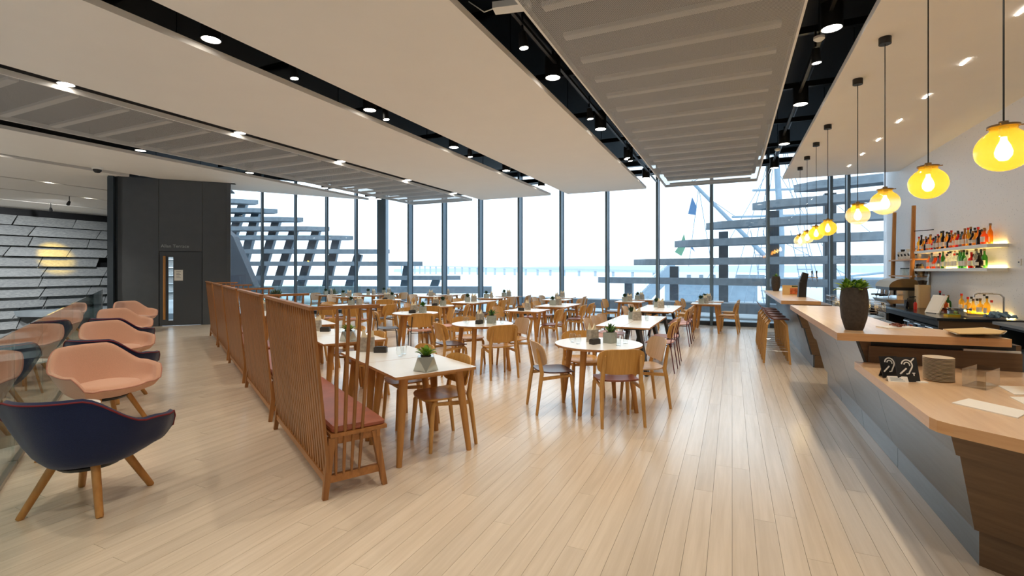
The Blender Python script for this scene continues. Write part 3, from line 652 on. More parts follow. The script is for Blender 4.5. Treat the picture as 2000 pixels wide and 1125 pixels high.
# ---- high-backed slatted benches
BE = Vector((-.869, .494)).normalized(); BN = Vector((.494, .869)).normalized(); BA = math.atan2(-BE.y, -BE.x)
B0 = Vector((-2.58, 2.51)); BLN, BPITCH, BH = 1.87, 2.15, 1.35
def make_bench():
    t = thing('slatted_bench', '', 'bench', (0, 0, 0), 0, 'high-backed slatted benches')
    L_ = BLN
    for x in (.03, L_ - .03):
        sx = -1 if x < 1 else 1
        for (y0, y1) in ((0, .05), (.43, .36)):
            m = MB(); m.beam((x + sx * .02, y0, 0), (x - sx * .0, y1, .42), .036, .036, .052, .052); m.build('leg', 'bench_oak', t)
        m = MB(); m.beam((x, .03, .13), (x, .405, .13), .03, .055); m.build('end_stretcher', 'bench_oak_x', t)
        m = MB(); m.beam((x, .03, .40), (x, .40, .40), .03, .06); m.build('end_rail', 'bench_oak_x', t)
    m = MB(); m.beam((0, .02, .125), (L_, .02, .125), .03, .05); m.build('back_stretcher', 'bench_oak_x', t)
    m = MB(); m.beam((0, .38, .40), (L_, .38, .40), .028, .055); m.build('front_rail', 'bench_oak_x', t)
    m = MB(); m.bbox((-.005, .035, .425), (L_ + .005, .445, .45)); m.build('seat_board', 'bench_oak_x', t)
    m = MB(); pr = rrect(L_ - .02, .39, .03); pr = [(x + L_ / 2, y + .245) for x, y in pr]; ins = lambda k: [(L_ / 2 + (x - L_ / 2) * (1 - k / L_), .245 + (y - .245) * (1 - k / .39)) for x, y in pr]
    m.prism(ins(.02), .45, .458, poly2=pr); m.prism(pr, .458, .478); m.prism(pr, .478, .492, poly2=ins(.03)); m.build('seat_cushion', 'leather', t)
    ns = 26; pitch = (L_ - .03) / (ns - 1)
    m = MB(); zt = BH - .02
    for (z0, z1, w0, w1, y0, y1) in ((.15, .3, .03, .052, .022, .012), (.3, 1.22, .052, .056, .012, -.075), (1.22, zt, .056, .022, -.075, -.085)):
        m.beam((0, y0, z0), (0, y1, z1), w0, .02, w1, .02, up=(0, 1, 0))
    me = m.mesh('back_slat', 'bench_oak')
    for k in range(ns): obj('back_slat', me, t, (.015 + k * pitch, 0, 0))
    m = MB(); m.beam((-.01, -.085, BH - .01), (L_ + .012, -.085, BH - .01), .045, .024); m.build('top_rail', 'bench_oak_x', t)
    m = MB(); m.beam((L_ - .01, -.10, BH - .01), (L_ - .01, .39, BH - .01), .034, .024); m.build('arm_rail', 'bench_oak_x', t)
    for k in range(4):
        yb, yt = .075 + k * .055, .085 + k * .082; m = MB(); f_ = lambda z: yb + (yt - yb) * (z - .15) / 1.18
        m.tube([(0, f_(z), z) for z in (.15, .2, .75, 1.27, BH - .02)], [.007, .012, .014, .013, .007], 8); m.build('spindle', 'bench_oak', t, (L_ - .012, 0, 0))
    return t
bench = make_bench()
ordn = ['fifth', 'fourth', 'third', 'second', 'first']
for k in range(5):
    o = bench if k == 0 else copy_tree(bench); p = B0 + BE * (k * BPITCH + BLN); o.location = (p.x, p.y, 0); o.rotation_euler.z = BA
    o['label'] = f'high-backed slatted oak bench with leather cushion, {ordn[k]} from the dark terrace door'

# ---- dining chairs
def shell_patch(w_, h_, f, th, nx=14, ny=10, e=4.0):
    """rounded-rectangle sheet with thickness; f(x,y)->(point, normal)"""
    m = MB(); rings, seg = 6, 28; top, bot = [], []
    for i in range(rings + 1):
        r = i / rings
        for k in range(seg):
            a = 2 * math.pi * k / seg; c_, s_ = math.cos(a), math.sin(a); q = (abs(c_) ** e + abs(s_) ** e) ** (-1 / e)
            x, y = r * w_ / 2 * c_ * q, r * h_ / 2 * s_ * q; p, n_ = f(x, y); top.append(p + n_ * th / 2); bot.append(p - n_ * th / 2)
    N = len(top); fs = []
    for i in range(rings):
        for k in range(seg):
            a, b, c_, d = i * seg + k, i * seg + (k + 1) % seg, (i + 1) * seg + (k + 1) % seg, (i + 1) * seg + k
            if i == 0: fs += [(a, c_, d)]; fs += [(N + a, N + d, N + c_)]
            else: fs += [(a, b, c_, d), (N + a, N + d, N + c_, N + b)]
    o = rings * seg; m.add(top + bot, fs, 0, True); m.add(top[o:] + bot[o:], [(k, seg + k, seg + (k + 1) % seg, (k + 1) % seg) for k in range(seg)], 0, False)
    return m
def f_seat(x, y):
    z = .455 + .9 * x * x * .35 - .012 * math.cos(y * 7) - (max(0, y - .12) ** 2) * 1.6 + max(0, -y - .1) ** 2 * 1.2
    return Vector((x * (1 + .12 * y), y, z)), Vector((-.6 * x, .1, 1)).normalized()
def f_back(x, y):
    t = R(14); yy = -.225 + 1.0 * x * x - math.sin(t) * y; return Vector((x, yy, .665 + math.cos(t) * y)), Vector((-1.5 * x, 1, .22)).normalized()
CH = {}
def chair_proto(kind):
    if kind in CH: return CH[kind]
    seatm, backm, metal = kind
    parts = [('seat', shell_patch(.44, .43, f_seat, .014).mesh('seat', seatm)), ('backrest', shell_patch(.50, .275, f_back, .013, e=4.2).mesh('backrest', backm))]
    if metal:
        fm = metal
        for s_ in (-1, 1):
            m = MB(); m.tube([(s_ * .215, -.25, 0), (s_ * .205, -.19, .42), (s_ * .19, -.205, .60), (s_ * .185, -.235, .74)], .008, 7); parts.append(('back_leg', m.mesh('back_leg', fm)))
            m = MB(); m.tube([(s_ * .205, .2, 0), (s_ * .185, .165, .425), (s_ * .18, .10, .435), (s_ * .19, -.185, .425)], .008, 7); parts.append(('front_leg', m.mesh('front_leg', fm)))
        m = MB(); m.tube([(-.205, -.19, .425), (.205, -.19, .425)], .007, 6); parts.append(('cross_bar', m.mesh('cross_bar', fm)))
    else:
        for s_ in (-1, 1):
            m = MB(); m.tube([(s_ * .225, -.255, 0), (s_ * .215, -.205, .38), (s_ * .205, -.19, .46), (s_ * .19, -.235, .70), (s_ * .188, -.245, .735)], [.016, .023, .024, .017, .009], 9); parts.append(('back_leg', m.mesh('back_leg', 'oak')))
            m = MB(); m.tube([(s_ * .205, .195, 0), (s_ * .185, .165, .395), (s_ * .17, .13, .43)], [.016, .023, .02], 9); parts.append(('front_leg', m.mesh('front_leg', 'oak')))
            m = MB(); m.beam((s_ * .21, -.20, .395), (s_ * .18, .16, .415), .02, .038, .018, .026); parts.append(('seat_rail', m.mesh('seat_rail', 'oak')))
        m = MB(); m.beam((-.18, .15, .415), (.18, .15, .415), .022, .028); parts.append(('front_rail', m.mesh('front_rail', 'oak')))
    CH[kind] = parts; return parts
SEATN = {'seat_umber': 'dark umber', 'seat_brown': 'chestnut brown', 'seat_grey': 'grey', 'seat_pink': 'pink', 'oak_shell': 'oak', 'pale_shell': 'pale wood'}
def chair(x, y, a, where, seat='seat_umber', back='oak_shell', metal=None, small=False, group=None):
    parts = chair_proto((seat, back, metal))
    fr = {'burgundy': 'burgundy steel', 'ink_metal': 'dark steel', None: 'oak'}[metal]
    lb = f'{fr} chair, {SEATN[seat]} seat, {where}'
    t = thing('dining_chair', lb, 'chair', (x, y, 0), R(a - 90), group or f'chairs {where}')
    for n_, me in parts: obj(n_, me, t)
    return t

# ---- tables
TM = {}
def legs4(hx, hy, out=.0, r0=.024, r1=.040):
    res = []
    for sx in (-1, 1):
        for sy in (-1, 1):
            m = MB(); m.tube([(sx * (hx + out), sy * (hy + out), 0), (sx * (hx - .07), sy * (hy - .07), .715)], [r0, r1], 10); res.append(('leg', m.mesh('leg', 'leg_oak')))
    return res
def table_proto(kind, a, b):
    k = (kind, a, b)
    if k in TM: return TM[k]
    ps = []
    m = MB()
    if kind == 'round': poly = circle(a, 36)
    else: poly = rrect(a, b, .012, 2)
    if kind == 'trestle':
        for s_ in (-1, 1):
            m = MB(); m.prism([(s_ * .003, -b / 2), (s_ * a / 2, -b / 2), (s_ * a / 2, b / 2), (s_ * .003, b / 2)], .722, .745, 1, 0); ps.append(('table_top', m.mesh('table_top', ['table_white', 'ply_edge'])))
        for sy in (-1, 1):
            for sx in (-1, 1):
                m = MB(); y = sy * (b / 2 - .28); m.beam((sx * .35, y + sy * .10, 0), (sx * .20, y, .70), .05, .16, .05, .24, up=(0, 1, 0)); ps.append(('trestle_leg', m.mesh('trestle_leg', 'black_panel')))
            m = MB(); m.beam((-.3, sy * (b / 2 - .28), .70), (.3, sy * (b / 2 - .28), .70), .1, .04); ps.append(('cross_rail', m.mesh('cross_rail', 'black_panel')))
        m = MB(); m.beam((0, -b / 2 + .3, .68), (0, b / 2 - .3, .68), .06, .06); ps.append(('spine_beam', m.mesh('spine_beam', 'black_panel')))
    else:
        m.prism(poly, .722, .745, 1, 0); ps.append(('table_top', m.mesh('table_top', ['table_white', 'ply_edge'])))
        hx, hy = (a * .71 - .03, a * .71 - .03) if kind == 'round' else (a / 2 - .05, b / 2 - .05)
        ps += legs4(hx, hy)
        m = MB()
        if kind == 'round': m.prism(circle(a - .18, 24), .69, .722)
        else: m.bbox((-a / 2 + .1, -b / 2 + .1, .685), (a / 2 - .1, b / 2 - .1, .722))
        ps.append(('apron', m.mesh('apron', 'leg_oak')))
    TM[k] = ps; return ps
def table(kind, x, y, a, b=None, rz=0, label='', group=None):
    t = thing({'round': 'round_table', 'square': 'dining_table', 'trestle': 'trestle_table'}[kind], label, 'table', (x, y, 0), R(rz), group)
    for n_, me in table_proto(kind, a, b): obj(n_, me, t)
    return t
TZ = .745
# ---- things on the tables
def _bag():
    m = MB(); a = rrect(.145, .09, .008, 1); b_ = rrect(.14, .075, .008, 1); m.prism(a, 0, .15, poly2=b_); bag = m.mesh('bag', 'bag_print')
    m = MB()
    for x, y, h, lean, w2 in ((-.035, .01, .085, -.015, .06), (.01, -.012, .06, .02, .07), (.042, .012, .075, .004, .05)):
        m.add([(x - w2 / 2, y - .012, .148), (x + w2 / 2, y - .006, .148), (x + w2 / 2, y + .014, .148), (x - w2 / 2, y + .016, .148), (x + lean, y, .15 + h), (x + lean + .018, y + .006, .15 + h * .8)], [(0, 1, 5, 4), (1, 2, 5), (2, 3, 4, 5), (3, 0, 4)])
    return bag, m.mesh('napkins', 'napkin')
BAGM = _bag()
def napkin_bag(x, y, rz, where, z=TZ):
    t = thing('napkin_bag', f'printed bag of napkins {where}', 'napkin holder', (x, y, z), rz, 'napkin bags on the tables'); obj('bag', BAGM[0], t); obj('napkins', BAGM[1], t); return t
def _blk():
    m = MB(); m.prism(rrect(.13, .07, .004, 1), 0, .055); m.prism(rrect(.115, .055, .004, 1), .055, .062); return m.mesh('menu_block', 'slate')
BLKM = _blk()
def menu_block(x, y, rz, where, z=TZ):
    return tag(obj('menu_block', BLKM, None, (x, y, z), rz), f'small dark menu block {where}', 'block', 'dark menu blocks')
def _glass(kind):
    m = MB()
    if kind == 0: m.lathe([(0, 0), (.022, 0), (.024, .006), (.038, .035), (.040, .065), (.032, .105), (.0305, .105), (.038, .065), (.036, .036), (.02, .012), (0, .012)], 18)
    elif kind == 1: m.lathe([(0, 0), (.028, 0), (.034, .11), (.0325, .11), (.027, .01), (0, .01)], 18)
    else: m.lathe([(0, 0), (.045, 0), (.05, .05), (.048, .12), (.026, .19), (.03, .25), (.0285, .25), (.0245, .19), (.046, .12), (.048, .05), (.043, .008), (0, .008)], 20)
    return m.mesh('glass', 'clear_glass')
GM = [_glass(k) for k in range(3)]
def tumbler(x, y, where, kind=0, z=TZ):
    return tag(obj(['stemless_glass', 'tumbler', 'carafe'][kind], GM[kind], None, (x, y, z)), f'{["clear stemless wine glass", "clear straight water tumbler", "clear glass water carafe"][kind]} {where}', 'glass', 'table glasses')
def _geo():
    m = MB(); b_, t_ = .075, .066
    vs_ = [(-b_, -b_, 0), (b_, -b_, 0), (b_, b_, 0), (-b_, b_, 0), (0, -t_ * 1.4, .125), (t_ * 1.4, 0, .125), (0, t_ * 1.4, .125), (-t_ * 1.4, 0, .125)]
    m.add(vs_, [(3, 2, 1, 0), (0, 1, 4), (1, 2, 5), (2, 3, 6), (3, 0, 7), (1, 5, 4), (2, 6, 5), (3, 7, 6), (0, 4, 7), (4, 5, 6, 7)]); return m.mesh('pot', 'pot_steel')
GEO = _geo()
def _cube():
    m = MB(); m.prism(rrect(.12, .12, .004, 1), 0, .125); m.prism(rrect(.105, .105, .004, 1), .1251, .127); return m.mesh('pot', 'pot_concrete')
CUB = _cube()
def _soil():
    m = MB(); m.prism(circle(.046, 12), .126, .131); return m.mesh('soil', 'soil')
SOIL = _soil()
def table_plant(x, y, rz, where, kind='cube', leafs='leaf', n=16, spiky=False, z=TZ, small=False):
    t = thing('table_planter', f'{"succulent in faceted pot" if kind == "geo" else "small plant in grey pot"} {where}', 'plant', (x, y, z), rz, 'table plants')
    obj('pot', GEO if kind == 'geo' else CUB, t); obj('soil', SOIL, t)
    if small: o = obj('foliage', CLUMP[leafs], t, (0, 0, .125)); tag(o, kind='stuff')
    else: rosette(t, [leafs, 'leaf_light' if leafs == 'leaf' else 'leaf'], n, .1 if spiky else .075, .028 if spiky else .042, .128, .03, n)
    return t
CLUMP = {k: clump_mesh(46, .03, .03, .085, .04, k, 3) for k in ('leaf', 'leaf_dark')}

# ---- bench-side double tables
def place_on(c, rz, dx, dy):
    a = R(rz); return c[0] + dx * math.cos(a) - dy * math.sin(a), c[1] + dx * math.sin(a) + dy * math.cos(a)
BRZ = math.degrees(BA)
for k in range(5):
    c0 = B0 + BE * (k * BPITCH + .93) + BN * .97; wh = f'at the {ordn[k]} slatted bench from the terrace door'
    for s_ in (-1, 1):
        p = c0 + BE * (s_ * .374); table('square', p.x, p.y, .742, .76, BRZ, f'square oak table, {"door-side" if s_ > 0 else "open-end"} one of two {wh}', 'bench-side tables')
        q = c0 + BE * (s_ * .373) + BN * .21
        chair(q.x, q.y, BRZ - 90 + random.uniform(-3, 3), f'{"door-side" if s_ > 0 else "open-end"} one {wh}', seat='oak_shell', back='oak_shell', group='chairs tucked under the bench-side tables')
    napkin_bag(*place_on(c0, BRZ, -.64, -.13), R(BRZ + 60), f'on the table {wh}'); menu_block(*place_on(c0, BRZ, -.49, -.04), R(BRZ + 55), f'on the table {wh}')
    table_plant(*place_on(c0, BRZ, .63, -.06), R(BRZ + 20), f'on the table {wh}', 'geo', n=22)
    for (dx, dy, kd) in ((-.12, .02, 0), (-.22, .1, 1), (.12, .16, 1), (.30, .14, 1))[:4 if k < 2 else 2]: tumbler(*place_on(c0, BRZ, dx, dy), f'on the table {wh}', kd)

# ---- round tables
def round_set(x, y, phi, where, seats, r=.51, cnt=(0, 1, 2, 3), off=.55, group='round white tables', kindp='cube', leafs='leaf_dark', near=False, backs=None, metals=None):
    table('round', x, y, r, None, phi, f'round white-topped oak table {where}', group)
    for k in cnt:
        a = phi + 90 * k; ox, oy = -off * math.cos(R(a)), -off * math.sin(R(a)); cx, cy = x + ox, y + oy
        side = ('window-side' if oy > 0 else 'open-floor-side') if abs(oy) > abs(ox) else ('bar-side' if ox > 0 else 'bench-side')
        chair(cx, cy, a + random.uniform(-4, 4), f'{side} at the round table {where}', seats[k], backs[k] if backs else 'oak_shell', metals[k] if metals else None, group=f'chairs at the round table {where}')
    napkin_bag(x - .09, y + .08, R(phi - 60), f'on the round table {where}'); menu_block(x - .02, y - .08, R(phi - 60), f'on the round table {where}')
    table_plant(x + .12, y + .08, R(phi - 55), f'on the round table {where}', kindp, leafs, spiky=True, small=not near)
    for q, (dx, dy) in enumerate(((-.3, -.05), (.26, -.1), (-.2, -.16), (.3, .1))[:4 if near else 2]): tumbler(x + dx, y + dy, f'on the round table {where}', 0 if q % 2 == 0 else 1)
round_set(-1.44, 5.6, 124, 'before the black-legged tables', ['seat_brown', 'pale_shell', 'oak_shell', 'seat_umber'], near=True, backs=['oak_shell', 'pale_shell', 'oak_shell', 'pale_shell'])
round_set(-3.69, 6.92, 143, 'midway to the black-legged tables', ['oak_shell', 'oak_shell', 'oak_shell', 'seat_umber'], near=True, kindp='cube', backs=['oak_shell', 'pale_shell', 'oak_shell', 'oak_shell'], r=.5)
round_set(-5.87, 8.1, 135, 'with slim dark-framed chairs', ['seat_pink', 'seat_pink', 'seat_grey', 'seat_grey'], metals=['ink_metal', None, None, 'ink_metal'], backs=['oak_shell'] * 4, r=.46, leafs='leaf')
round_set(-6.6, 10.0, 112, 'beside the four-seat table', ['seat_grey', 'seat_umber', 'oak_shell', 'seat_umber'], r=.42)
round_set(-9.35, 11.5, 125, 'near the corner column', ['oak_shell', 'seat_grey', 'oak_shell', 'seat_umber'], r=.42)

# ---- square and long tables, set square with the room
def rect_set(x, y, a, b, where, left=(), right=(), seat='seat_umber', back='oak_shell', group='square window-side tables', plant=True, bag=True, off=.16, lseat=None, rseat=None, glasses=1):
    table('square', x, y, a, b, 0, f'white-topped oak table {where}', group)
    for d in left: chair(x - a / 2 - off, y + d, random.uniform(-6, 6), f'bench-side at the table {where}', lseat or seat, back, group=f'chairs at the table {where}')
    for d in right: chair(x + a / 2 + off, y + d, 180 + random.uniform(-6, 6), f'bar-side at the table {where}', rseat or seat, back, group=f'chairs at the table {where}')
    if bag: napkin_bag(x - .02, y + .05, random.uniform(0, 3), f'on the table {where}')
    if plant: table_plant(x - .12, y - .12, random.uniform(0, 1.5), f'on the table {where}', 'cube', 'leaf_dark', small=True)
    for g in range(glasses): tumbler(x + .14, y + .1 - .2 * g, f'on the table {where}', g % 2)
mul = ['first', 'second', 'third', 'fourth', 'fifth', 'sixth', 'seventh', 'eighth']
rect_set(-8.5, 9.35, 1.3, .75, 'behind the third slatted bench', (-.0,), (0,), rseat='seat_grey')
chair(-8.85, 8.85, 92, 'at the table behind the third slatted bench', 'seat_pink'); chair(-8.1, 8.85, 88, 'at the table behind the third slatted bench', 'seat_pink')
rect_set(-6.55, 11.75, .78, 1.4, 'for four in the second window row', (-.35, .35), (-.35, .35), rseat='seat_umber')
rect_set(-4.06, 9.7, .78, .78, 'for two beside the first black-legged table', (0,), (0,), rseat='seat_brown', back='oak_shell', plant=False); menu_block(-4.12, 9.48, .2, 'on the table for two beside the first black-legged table')
rect_set(-3.95, 11.45, .78, 1.35, 'for four beside the second black-legged table', (-.35, .35), (-.35, .35), seat='seat_brown')
for k, (x, l_, r_) in enumerate(((-2.6, (0,), (0,)), (-4.75, (0,), (0,)), (-6.95, (), (0,)), (-9.25, (0,), (0,)), (-11.7, (0,), (0,)))):
    wh = f'{mul[k + 1]} from the bar, second window line'
    rect_set(x, 13.62, .72, .72, wh, l_, r_, back='pale_shell' if k else 'oak_shell', seat='seat_umber', plant=k % 2 == 0)
for k, (x, l_, r_) in enumerate(((-2.45, (), ()), (-4.95, (0,), (0,)), (-6.85, (0,), (0,)), (-9.25, (0,), (0,)), (-11.9, (), (0,)))):
    wh = f'{mul[k + 1]} from the bar, against the window'
    rect_set(x, 14.72, .72, .62, wh, l_, r_, back='pale_shell', plant=k % 2 == 0)
rect_set(-.62, 13.62, .72, .72, 'by the bar stools, second window line', (0,), (0,), seat='oak_shell', back='oak_shell', group='tables by the bar end')
rect_set(-.58, 14.72, .72, .62, 'by the bar stools, against the window', (0,), (0,), seat='oak_shell', back='oak_shell', group='tables by the bar end')
rect_set(-13.1, 13.0, .75, .75, 'by the angled windows', (0,), (0,), seat='seat_umber', back='pale_shell')
rect_set(-11.6, 12.3, .75, .72, 'between angled windows and round tables', (0,), (), back='pale_shell')
# ---- black-legged long tables
for k, (yc, wh) in enumerate(((8.38, 'first, farther from the window'), (11.45, 'second, nearer the window'))):
    table('trestle', -1.53, yc, .82, 2.04, 0, f'long white table on black trestle legs, {wh}', 'black-legged tables')
    wl = f'at the {["first", "second"][k]} black-legged table'
    for q, d in enumerate((-.32, .40) if k == 0 else (-.46, .0, .46)): chair(-1.06, yc + d, 180 + random.uniform(-3, 3), f'{mul[q]} on the aisle side {wl}', 'seat_pink', 'oak_shell', 'burgundy', group=f'chairs on the aisle side {wl}')
    for q, d in enumerate((-.46, .0, .46) if k == 0 else (-.4, .3)): chair(-2.02, yc + d, random.uniform(-4, 4), f'{mul[q]} on the inner side {wl}', 'seat_pink', 'pale_shell', 'burgundy', group=f'chairs on the inner side {wl}')
    napkin_bag(-1.5, yc + .1, .4, f'on the {["first", "second"][k]} black-legged table')
    for dx, dy in ((-.25, -.4), (.12, .5), (.2, .1), (-.2, .55)): tumbler(-1.53 + dx, yc + dy, f'on the {["first", "second"][k]} black-legged table', 1 if dx > 0 else 0)
    table_plant(-1.62, yc + .3, .3, f'on the {["first", "second"][k]} black-legged table', 'cube', 'leaf_dark', small=True)
# ================================================================== BAR
def hexa(m, q, mi=0):                                   # 8 points: bottom 4 (ccw) then top 4
    m.add(q, [(3, 2, 1, 0), (4, 5, 6, 7), (0, 1, 5, 4), (1, 2, 6, 5), (2, 3, 7, 6), (3, 0, 4, 7)], mi)
def courses(zt):                                       # (z_top, z_bottom, inset_top, inset_bottom)
    return ((zt, zt * .62, 0, .125), (zt * .62 - .004, zt * .20, .15, .255), (zt * .20 - .004, 0, .29, .29))
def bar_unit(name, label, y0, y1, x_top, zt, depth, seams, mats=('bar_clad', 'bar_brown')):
    t = thing(name, label, 'bar counter', (x_top, y0, 0), 0, 'bar counter units'); L_ = y1 - y0
    for ci, (za, zb, ia, ib) in enumerate(courses(zt)):
        m = MB(); hexa(m, [(ib + .022, 0, zb), (depth, 0, zb), (depth, L_, zb), (ib + .022, L_, zb), (ia + .022, 0, za), (depth, 0, za), (depth, L_, za), (ia + .022, L_, za)]); m.build(['body_upper', 'body_middle', 'plinth'][ci], mats[1], t)
        cuts = [0] + [s_ + .1 * (ci % 2) for s_ in seams if s_ < L_ - .3] + [L_]
        for a, b in zip(cuts, cuts[1:]):
            sk = .12 if b < L_ else 0; sk0 = .12 if a > 0 else 0; g = .004
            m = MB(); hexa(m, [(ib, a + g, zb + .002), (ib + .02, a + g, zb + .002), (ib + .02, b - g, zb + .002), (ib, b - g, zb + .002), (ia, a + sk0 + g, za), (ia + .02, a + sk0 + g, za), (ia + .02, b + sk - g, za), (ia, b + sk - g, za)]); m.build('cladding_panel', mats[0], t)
    return t
def slab(name, poly, z0, z1, label, cat='worktop'):
    cx = sum(p[0] for p in poly) / len(poly); cy = sum(p[1] for p in poly) / len(poly)
    m = MB(); m.prism([(p[0] - cx, p[1] - cy) for p in poly], z0, z1, 1, 0); return tag(m.build(name, ['beech', 'beech_edge'], None, (cx, cy, 0)), label, cat)
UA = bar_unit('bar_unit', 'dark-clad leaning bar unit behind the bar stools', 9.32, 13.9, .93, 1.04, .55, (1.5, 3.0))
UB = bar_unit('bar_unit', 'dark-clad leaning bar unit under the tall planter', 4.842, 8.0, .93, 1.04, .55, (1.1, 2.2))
slab('bar_worktop', [(.75, 13.98), (.75, 9.25), (1.32, 9.25), (1.32, 13.98)], 1.04, 1.10, 'beech bar worktop above the bar stools, nearest the window')
slab('bar_worktop', [(.77, 8.08), (.77, 4.62), (1.86, 4.72), (1.84, 4.98), (1.36, 5.55), (1.36, 8.08)], 1.04, 1.10, 'beech bar worktop carrying the tall dark planter')
# near service counter, lower, with a chamfered leaning end
uc = thing('service_counter_unit', 'dark lower service counter unit with leaning chamfered end', 'bar counter', (.95, 4.84, 0), 0, 'bar counter units')
ed = Vector((.80, -.60)); en = Vector((.60, .80))
def ring(o, x0=.93):
    c0 = Vector((x0, 3.07)) + en * (o * 1.6); k = (x0 + o - c0.x) / ed.x; cnr = c0 + ed * k; far = cnr + ed * 1.6
    return [(x0 + o - .95, 0), (cnr.x - .95, cnr.y - 4.84), (far.x - .95, far.y - 4.84), (far.x + 1.0 - .95, far.y + 1.4 - 4.84), (1.05, 0)]
cz = list(courses(1.04)); cz[0] = (.79, cz[0][1], .125 * (1.04 - .79) / (1.04 - cz[0][1]), .125)
for ci, (za, zb, ia, ib) in enumerate(cz):
    m = MB(); m.prism(ring(ib + .022), zb, za, poly2=ring(ia + .022)); m.build(['body_upper', 'body_middle', 'plinth'][ci], 'bar_brown', uc)
    ra, rb = ring(ia), ring(ib); ra2, rb2 = ring(ia + .02), ring(ib + .02)
    for (i, j) in ((0, 1), (1, 2)):
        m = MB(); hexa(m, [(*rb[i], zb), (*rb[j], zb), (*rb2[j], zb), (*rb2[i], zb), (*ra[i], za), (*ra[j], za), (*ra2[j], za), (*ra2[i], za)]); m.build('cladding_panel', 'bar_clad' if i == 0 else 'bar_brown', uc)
cw = [(.92, 4.80), (.92, 3.14), (.935, 3.085), (.98, 3.03), (2.2, 2.09), (3.0, 3.2), (2.1, 4.80)]
slab('service_worktop', cw, .79, .85, 'lower beech service worktop with plates and menus')
# upstand between the service worktop and the bar above it
up = thing('bar_upstand', 'dark wooden upstand panel behind the plates, with an open gap above', 'panel', (0, 0, 0))
m = MB(); m.bbox((1.02, 4.80, .85), (1.95, 4.83, .985)); m.build('panel_board', 'bar_brown', up)
m = MB(); m.bbox((1.04, 4.84, .985), (1.93, 4.86, 1.04)); m.build('gap_back', 'black_panel', up)
m = MB(); m.bbox((1.62, 4.815, .985), (1.95, 4.835, 1.0)); m.build('shelf_edge', 'white', up)
m = MB(); m.bbox((1.93, 4.84, .85), (1.96, 5.2, 1.04)); m.build('side_post', 'bar_brown', up)

# ---- things on the service worktop
Z2 = .85
plain('grinder_cream', (214, 190, 150), .4); plain('counter_black', (34, 38, 44), .18, spec=.7); plain('mirror_glass', (120, 140, 160), .12, metal=.6); plain('leather_seat', (110, 66, 48), .4); plain('orange_print', (206, 110, 62), .7, noise=.5, nscale=18)
def on2(u, v, z=Z2): return P(u, v, z)
pc = on2(1833, 743)
m = MB(); m.lathe([(0, .002), (.045, 0), (.05, .003), (.083, .0085), (.085, .0105), (.081, .0115), (.05, .0065), (0, .006)], 28); pm = m.mesh('plate', 'ceramic')
for k in range(18):
    tag(obj('plate', pm, None, (pc.x, pc.y, Z2 + k * .0088)), 'cream side plate in the stack on the service worktop', 'plate', 'stacked plates')
def ear(parent, M, T=False):
    def strip(pts, w_):
        m = MB(); n = len(pts); v = []
        for i, p in enumerate(pts):
            a = Vector(pts[min(i + 1, n - 1)]) - Vector(pts[max(i - 1, 0)]); a.normalize(); b = Vector((-a.y, a.x)) * w_ / 2
            v += [(p[0] + b.x, p[1] + b.y, 0), (p[0] - b.x, p[1] - b.y, 0)]
        v2 = [(x, y, .002) for x, y, _ in v]; N = len(v)
        m.add(v + v2, [(2 * i, 2 * i + 1, 2 * i + 3, 2 * i + 2) for i in range(n - 1)] + [(N + 2 * i + 2, N + 2 * i + 3, N + 2 * i + 1, N + 2 * i) for i in range(n - 1)] + [(2 * i, 2 * i + 2, N + 2 * i + 2, N + 2 * i) for i in range(n - 1)])
        me = m.mesh('ear_symbol', 'white'); me.transform(M); return obj('ear_symbol', me, parent)
    arc = lambda r, a0, a1, cx=0, cy=.01: [(cx + r * math.cos(R(a0 + (a1 - a0) * k / 14)), cy + r * math.sin(R(a0 + (a1 - a0) * k / 14))) for k in range(15)]
    strip(arc(.034, 170, -35) + [(.012, -.034), (.004, -.048), (-.012, -.05)], .008)
    strip(arc(.018, 170, -20), .007)
    strip([(-.052, -.05), (-.006, -.012)], .009)
    if T: strip([(.03, .034), (.052, .056)], .008); strip([(.026, -.044), (.044, -.044)], .006); strip([(.035, -.044), (.035, -.062)], .006)
def sign(u, v, w_, h, yaw, T, label):
    p = on2(u, v); t = thing('hearing_loop_sign', label, 'sign', p, yaw)
    M0 = Matrix.Rotation(R(-14), 4, 'X')
    m = MB(); m.box((0, 0, h / 2), (w_, .006, h)); me = m.mesh('board', 'black_panel'); me.transform(M0); obj('board', me, t)
    m = MB(); m.beam((0, .075, 0), (0, .032, .1), w_ * .5, .004, up=(0, 1, 0)); m.build('stand', 'black_panel', t)
    ear(t, M0 @ Matrix.Translation((0, -.0035, h * .62)) @ Matrix.Rotation(R(90), 4, 'X'), T)
sign(1742, 738, .13, .15, R(28), False, 'black sign with a white ear symbol, partly hidden behind its twin')
sign(1776, 746, .14, .165, R(20), True, 'black hearing loop sign with a white ear symbol and a T')
p = on2(1752, 745); t = thing('tent_card', 'folded white tent card in front of the hearing loop signs', 'card', p, R(12))
m = MB(); m.add([(-.06, -.02, 0), (.06, -.02, 0), (.06, 0, .035), (-.06, 0, .035), (.06, .02, 0), (-.06, .02, 0)], [(0, 1, 2, 3), (3, 2, 4, 5)]); m.build('card', 'paper', t)
m = MB()
for k in range(3): m.add([(-.045, -.0165 + k * .004, .006 + k * .008), (.04 - .01 * k, -.0165 + k * .004, .006 + k * .008), (.04 - .01 * k, -.0155 + k * .004, .009 + k * .008), (-.045, -.0155 + k * .004, .009 + k * .008)], [(0, 1, 2, 3)])
m.build('printed_lines', 'cloth_blue', t)
p = on2(1800, 747); m = MB(); m.prism(rrect(.06, .04, .003, 1), 0, .006); tag(m.build('card_pile', 'paper', None, p, .3), 'little pile of white cards beside the plate stack', 'cards')
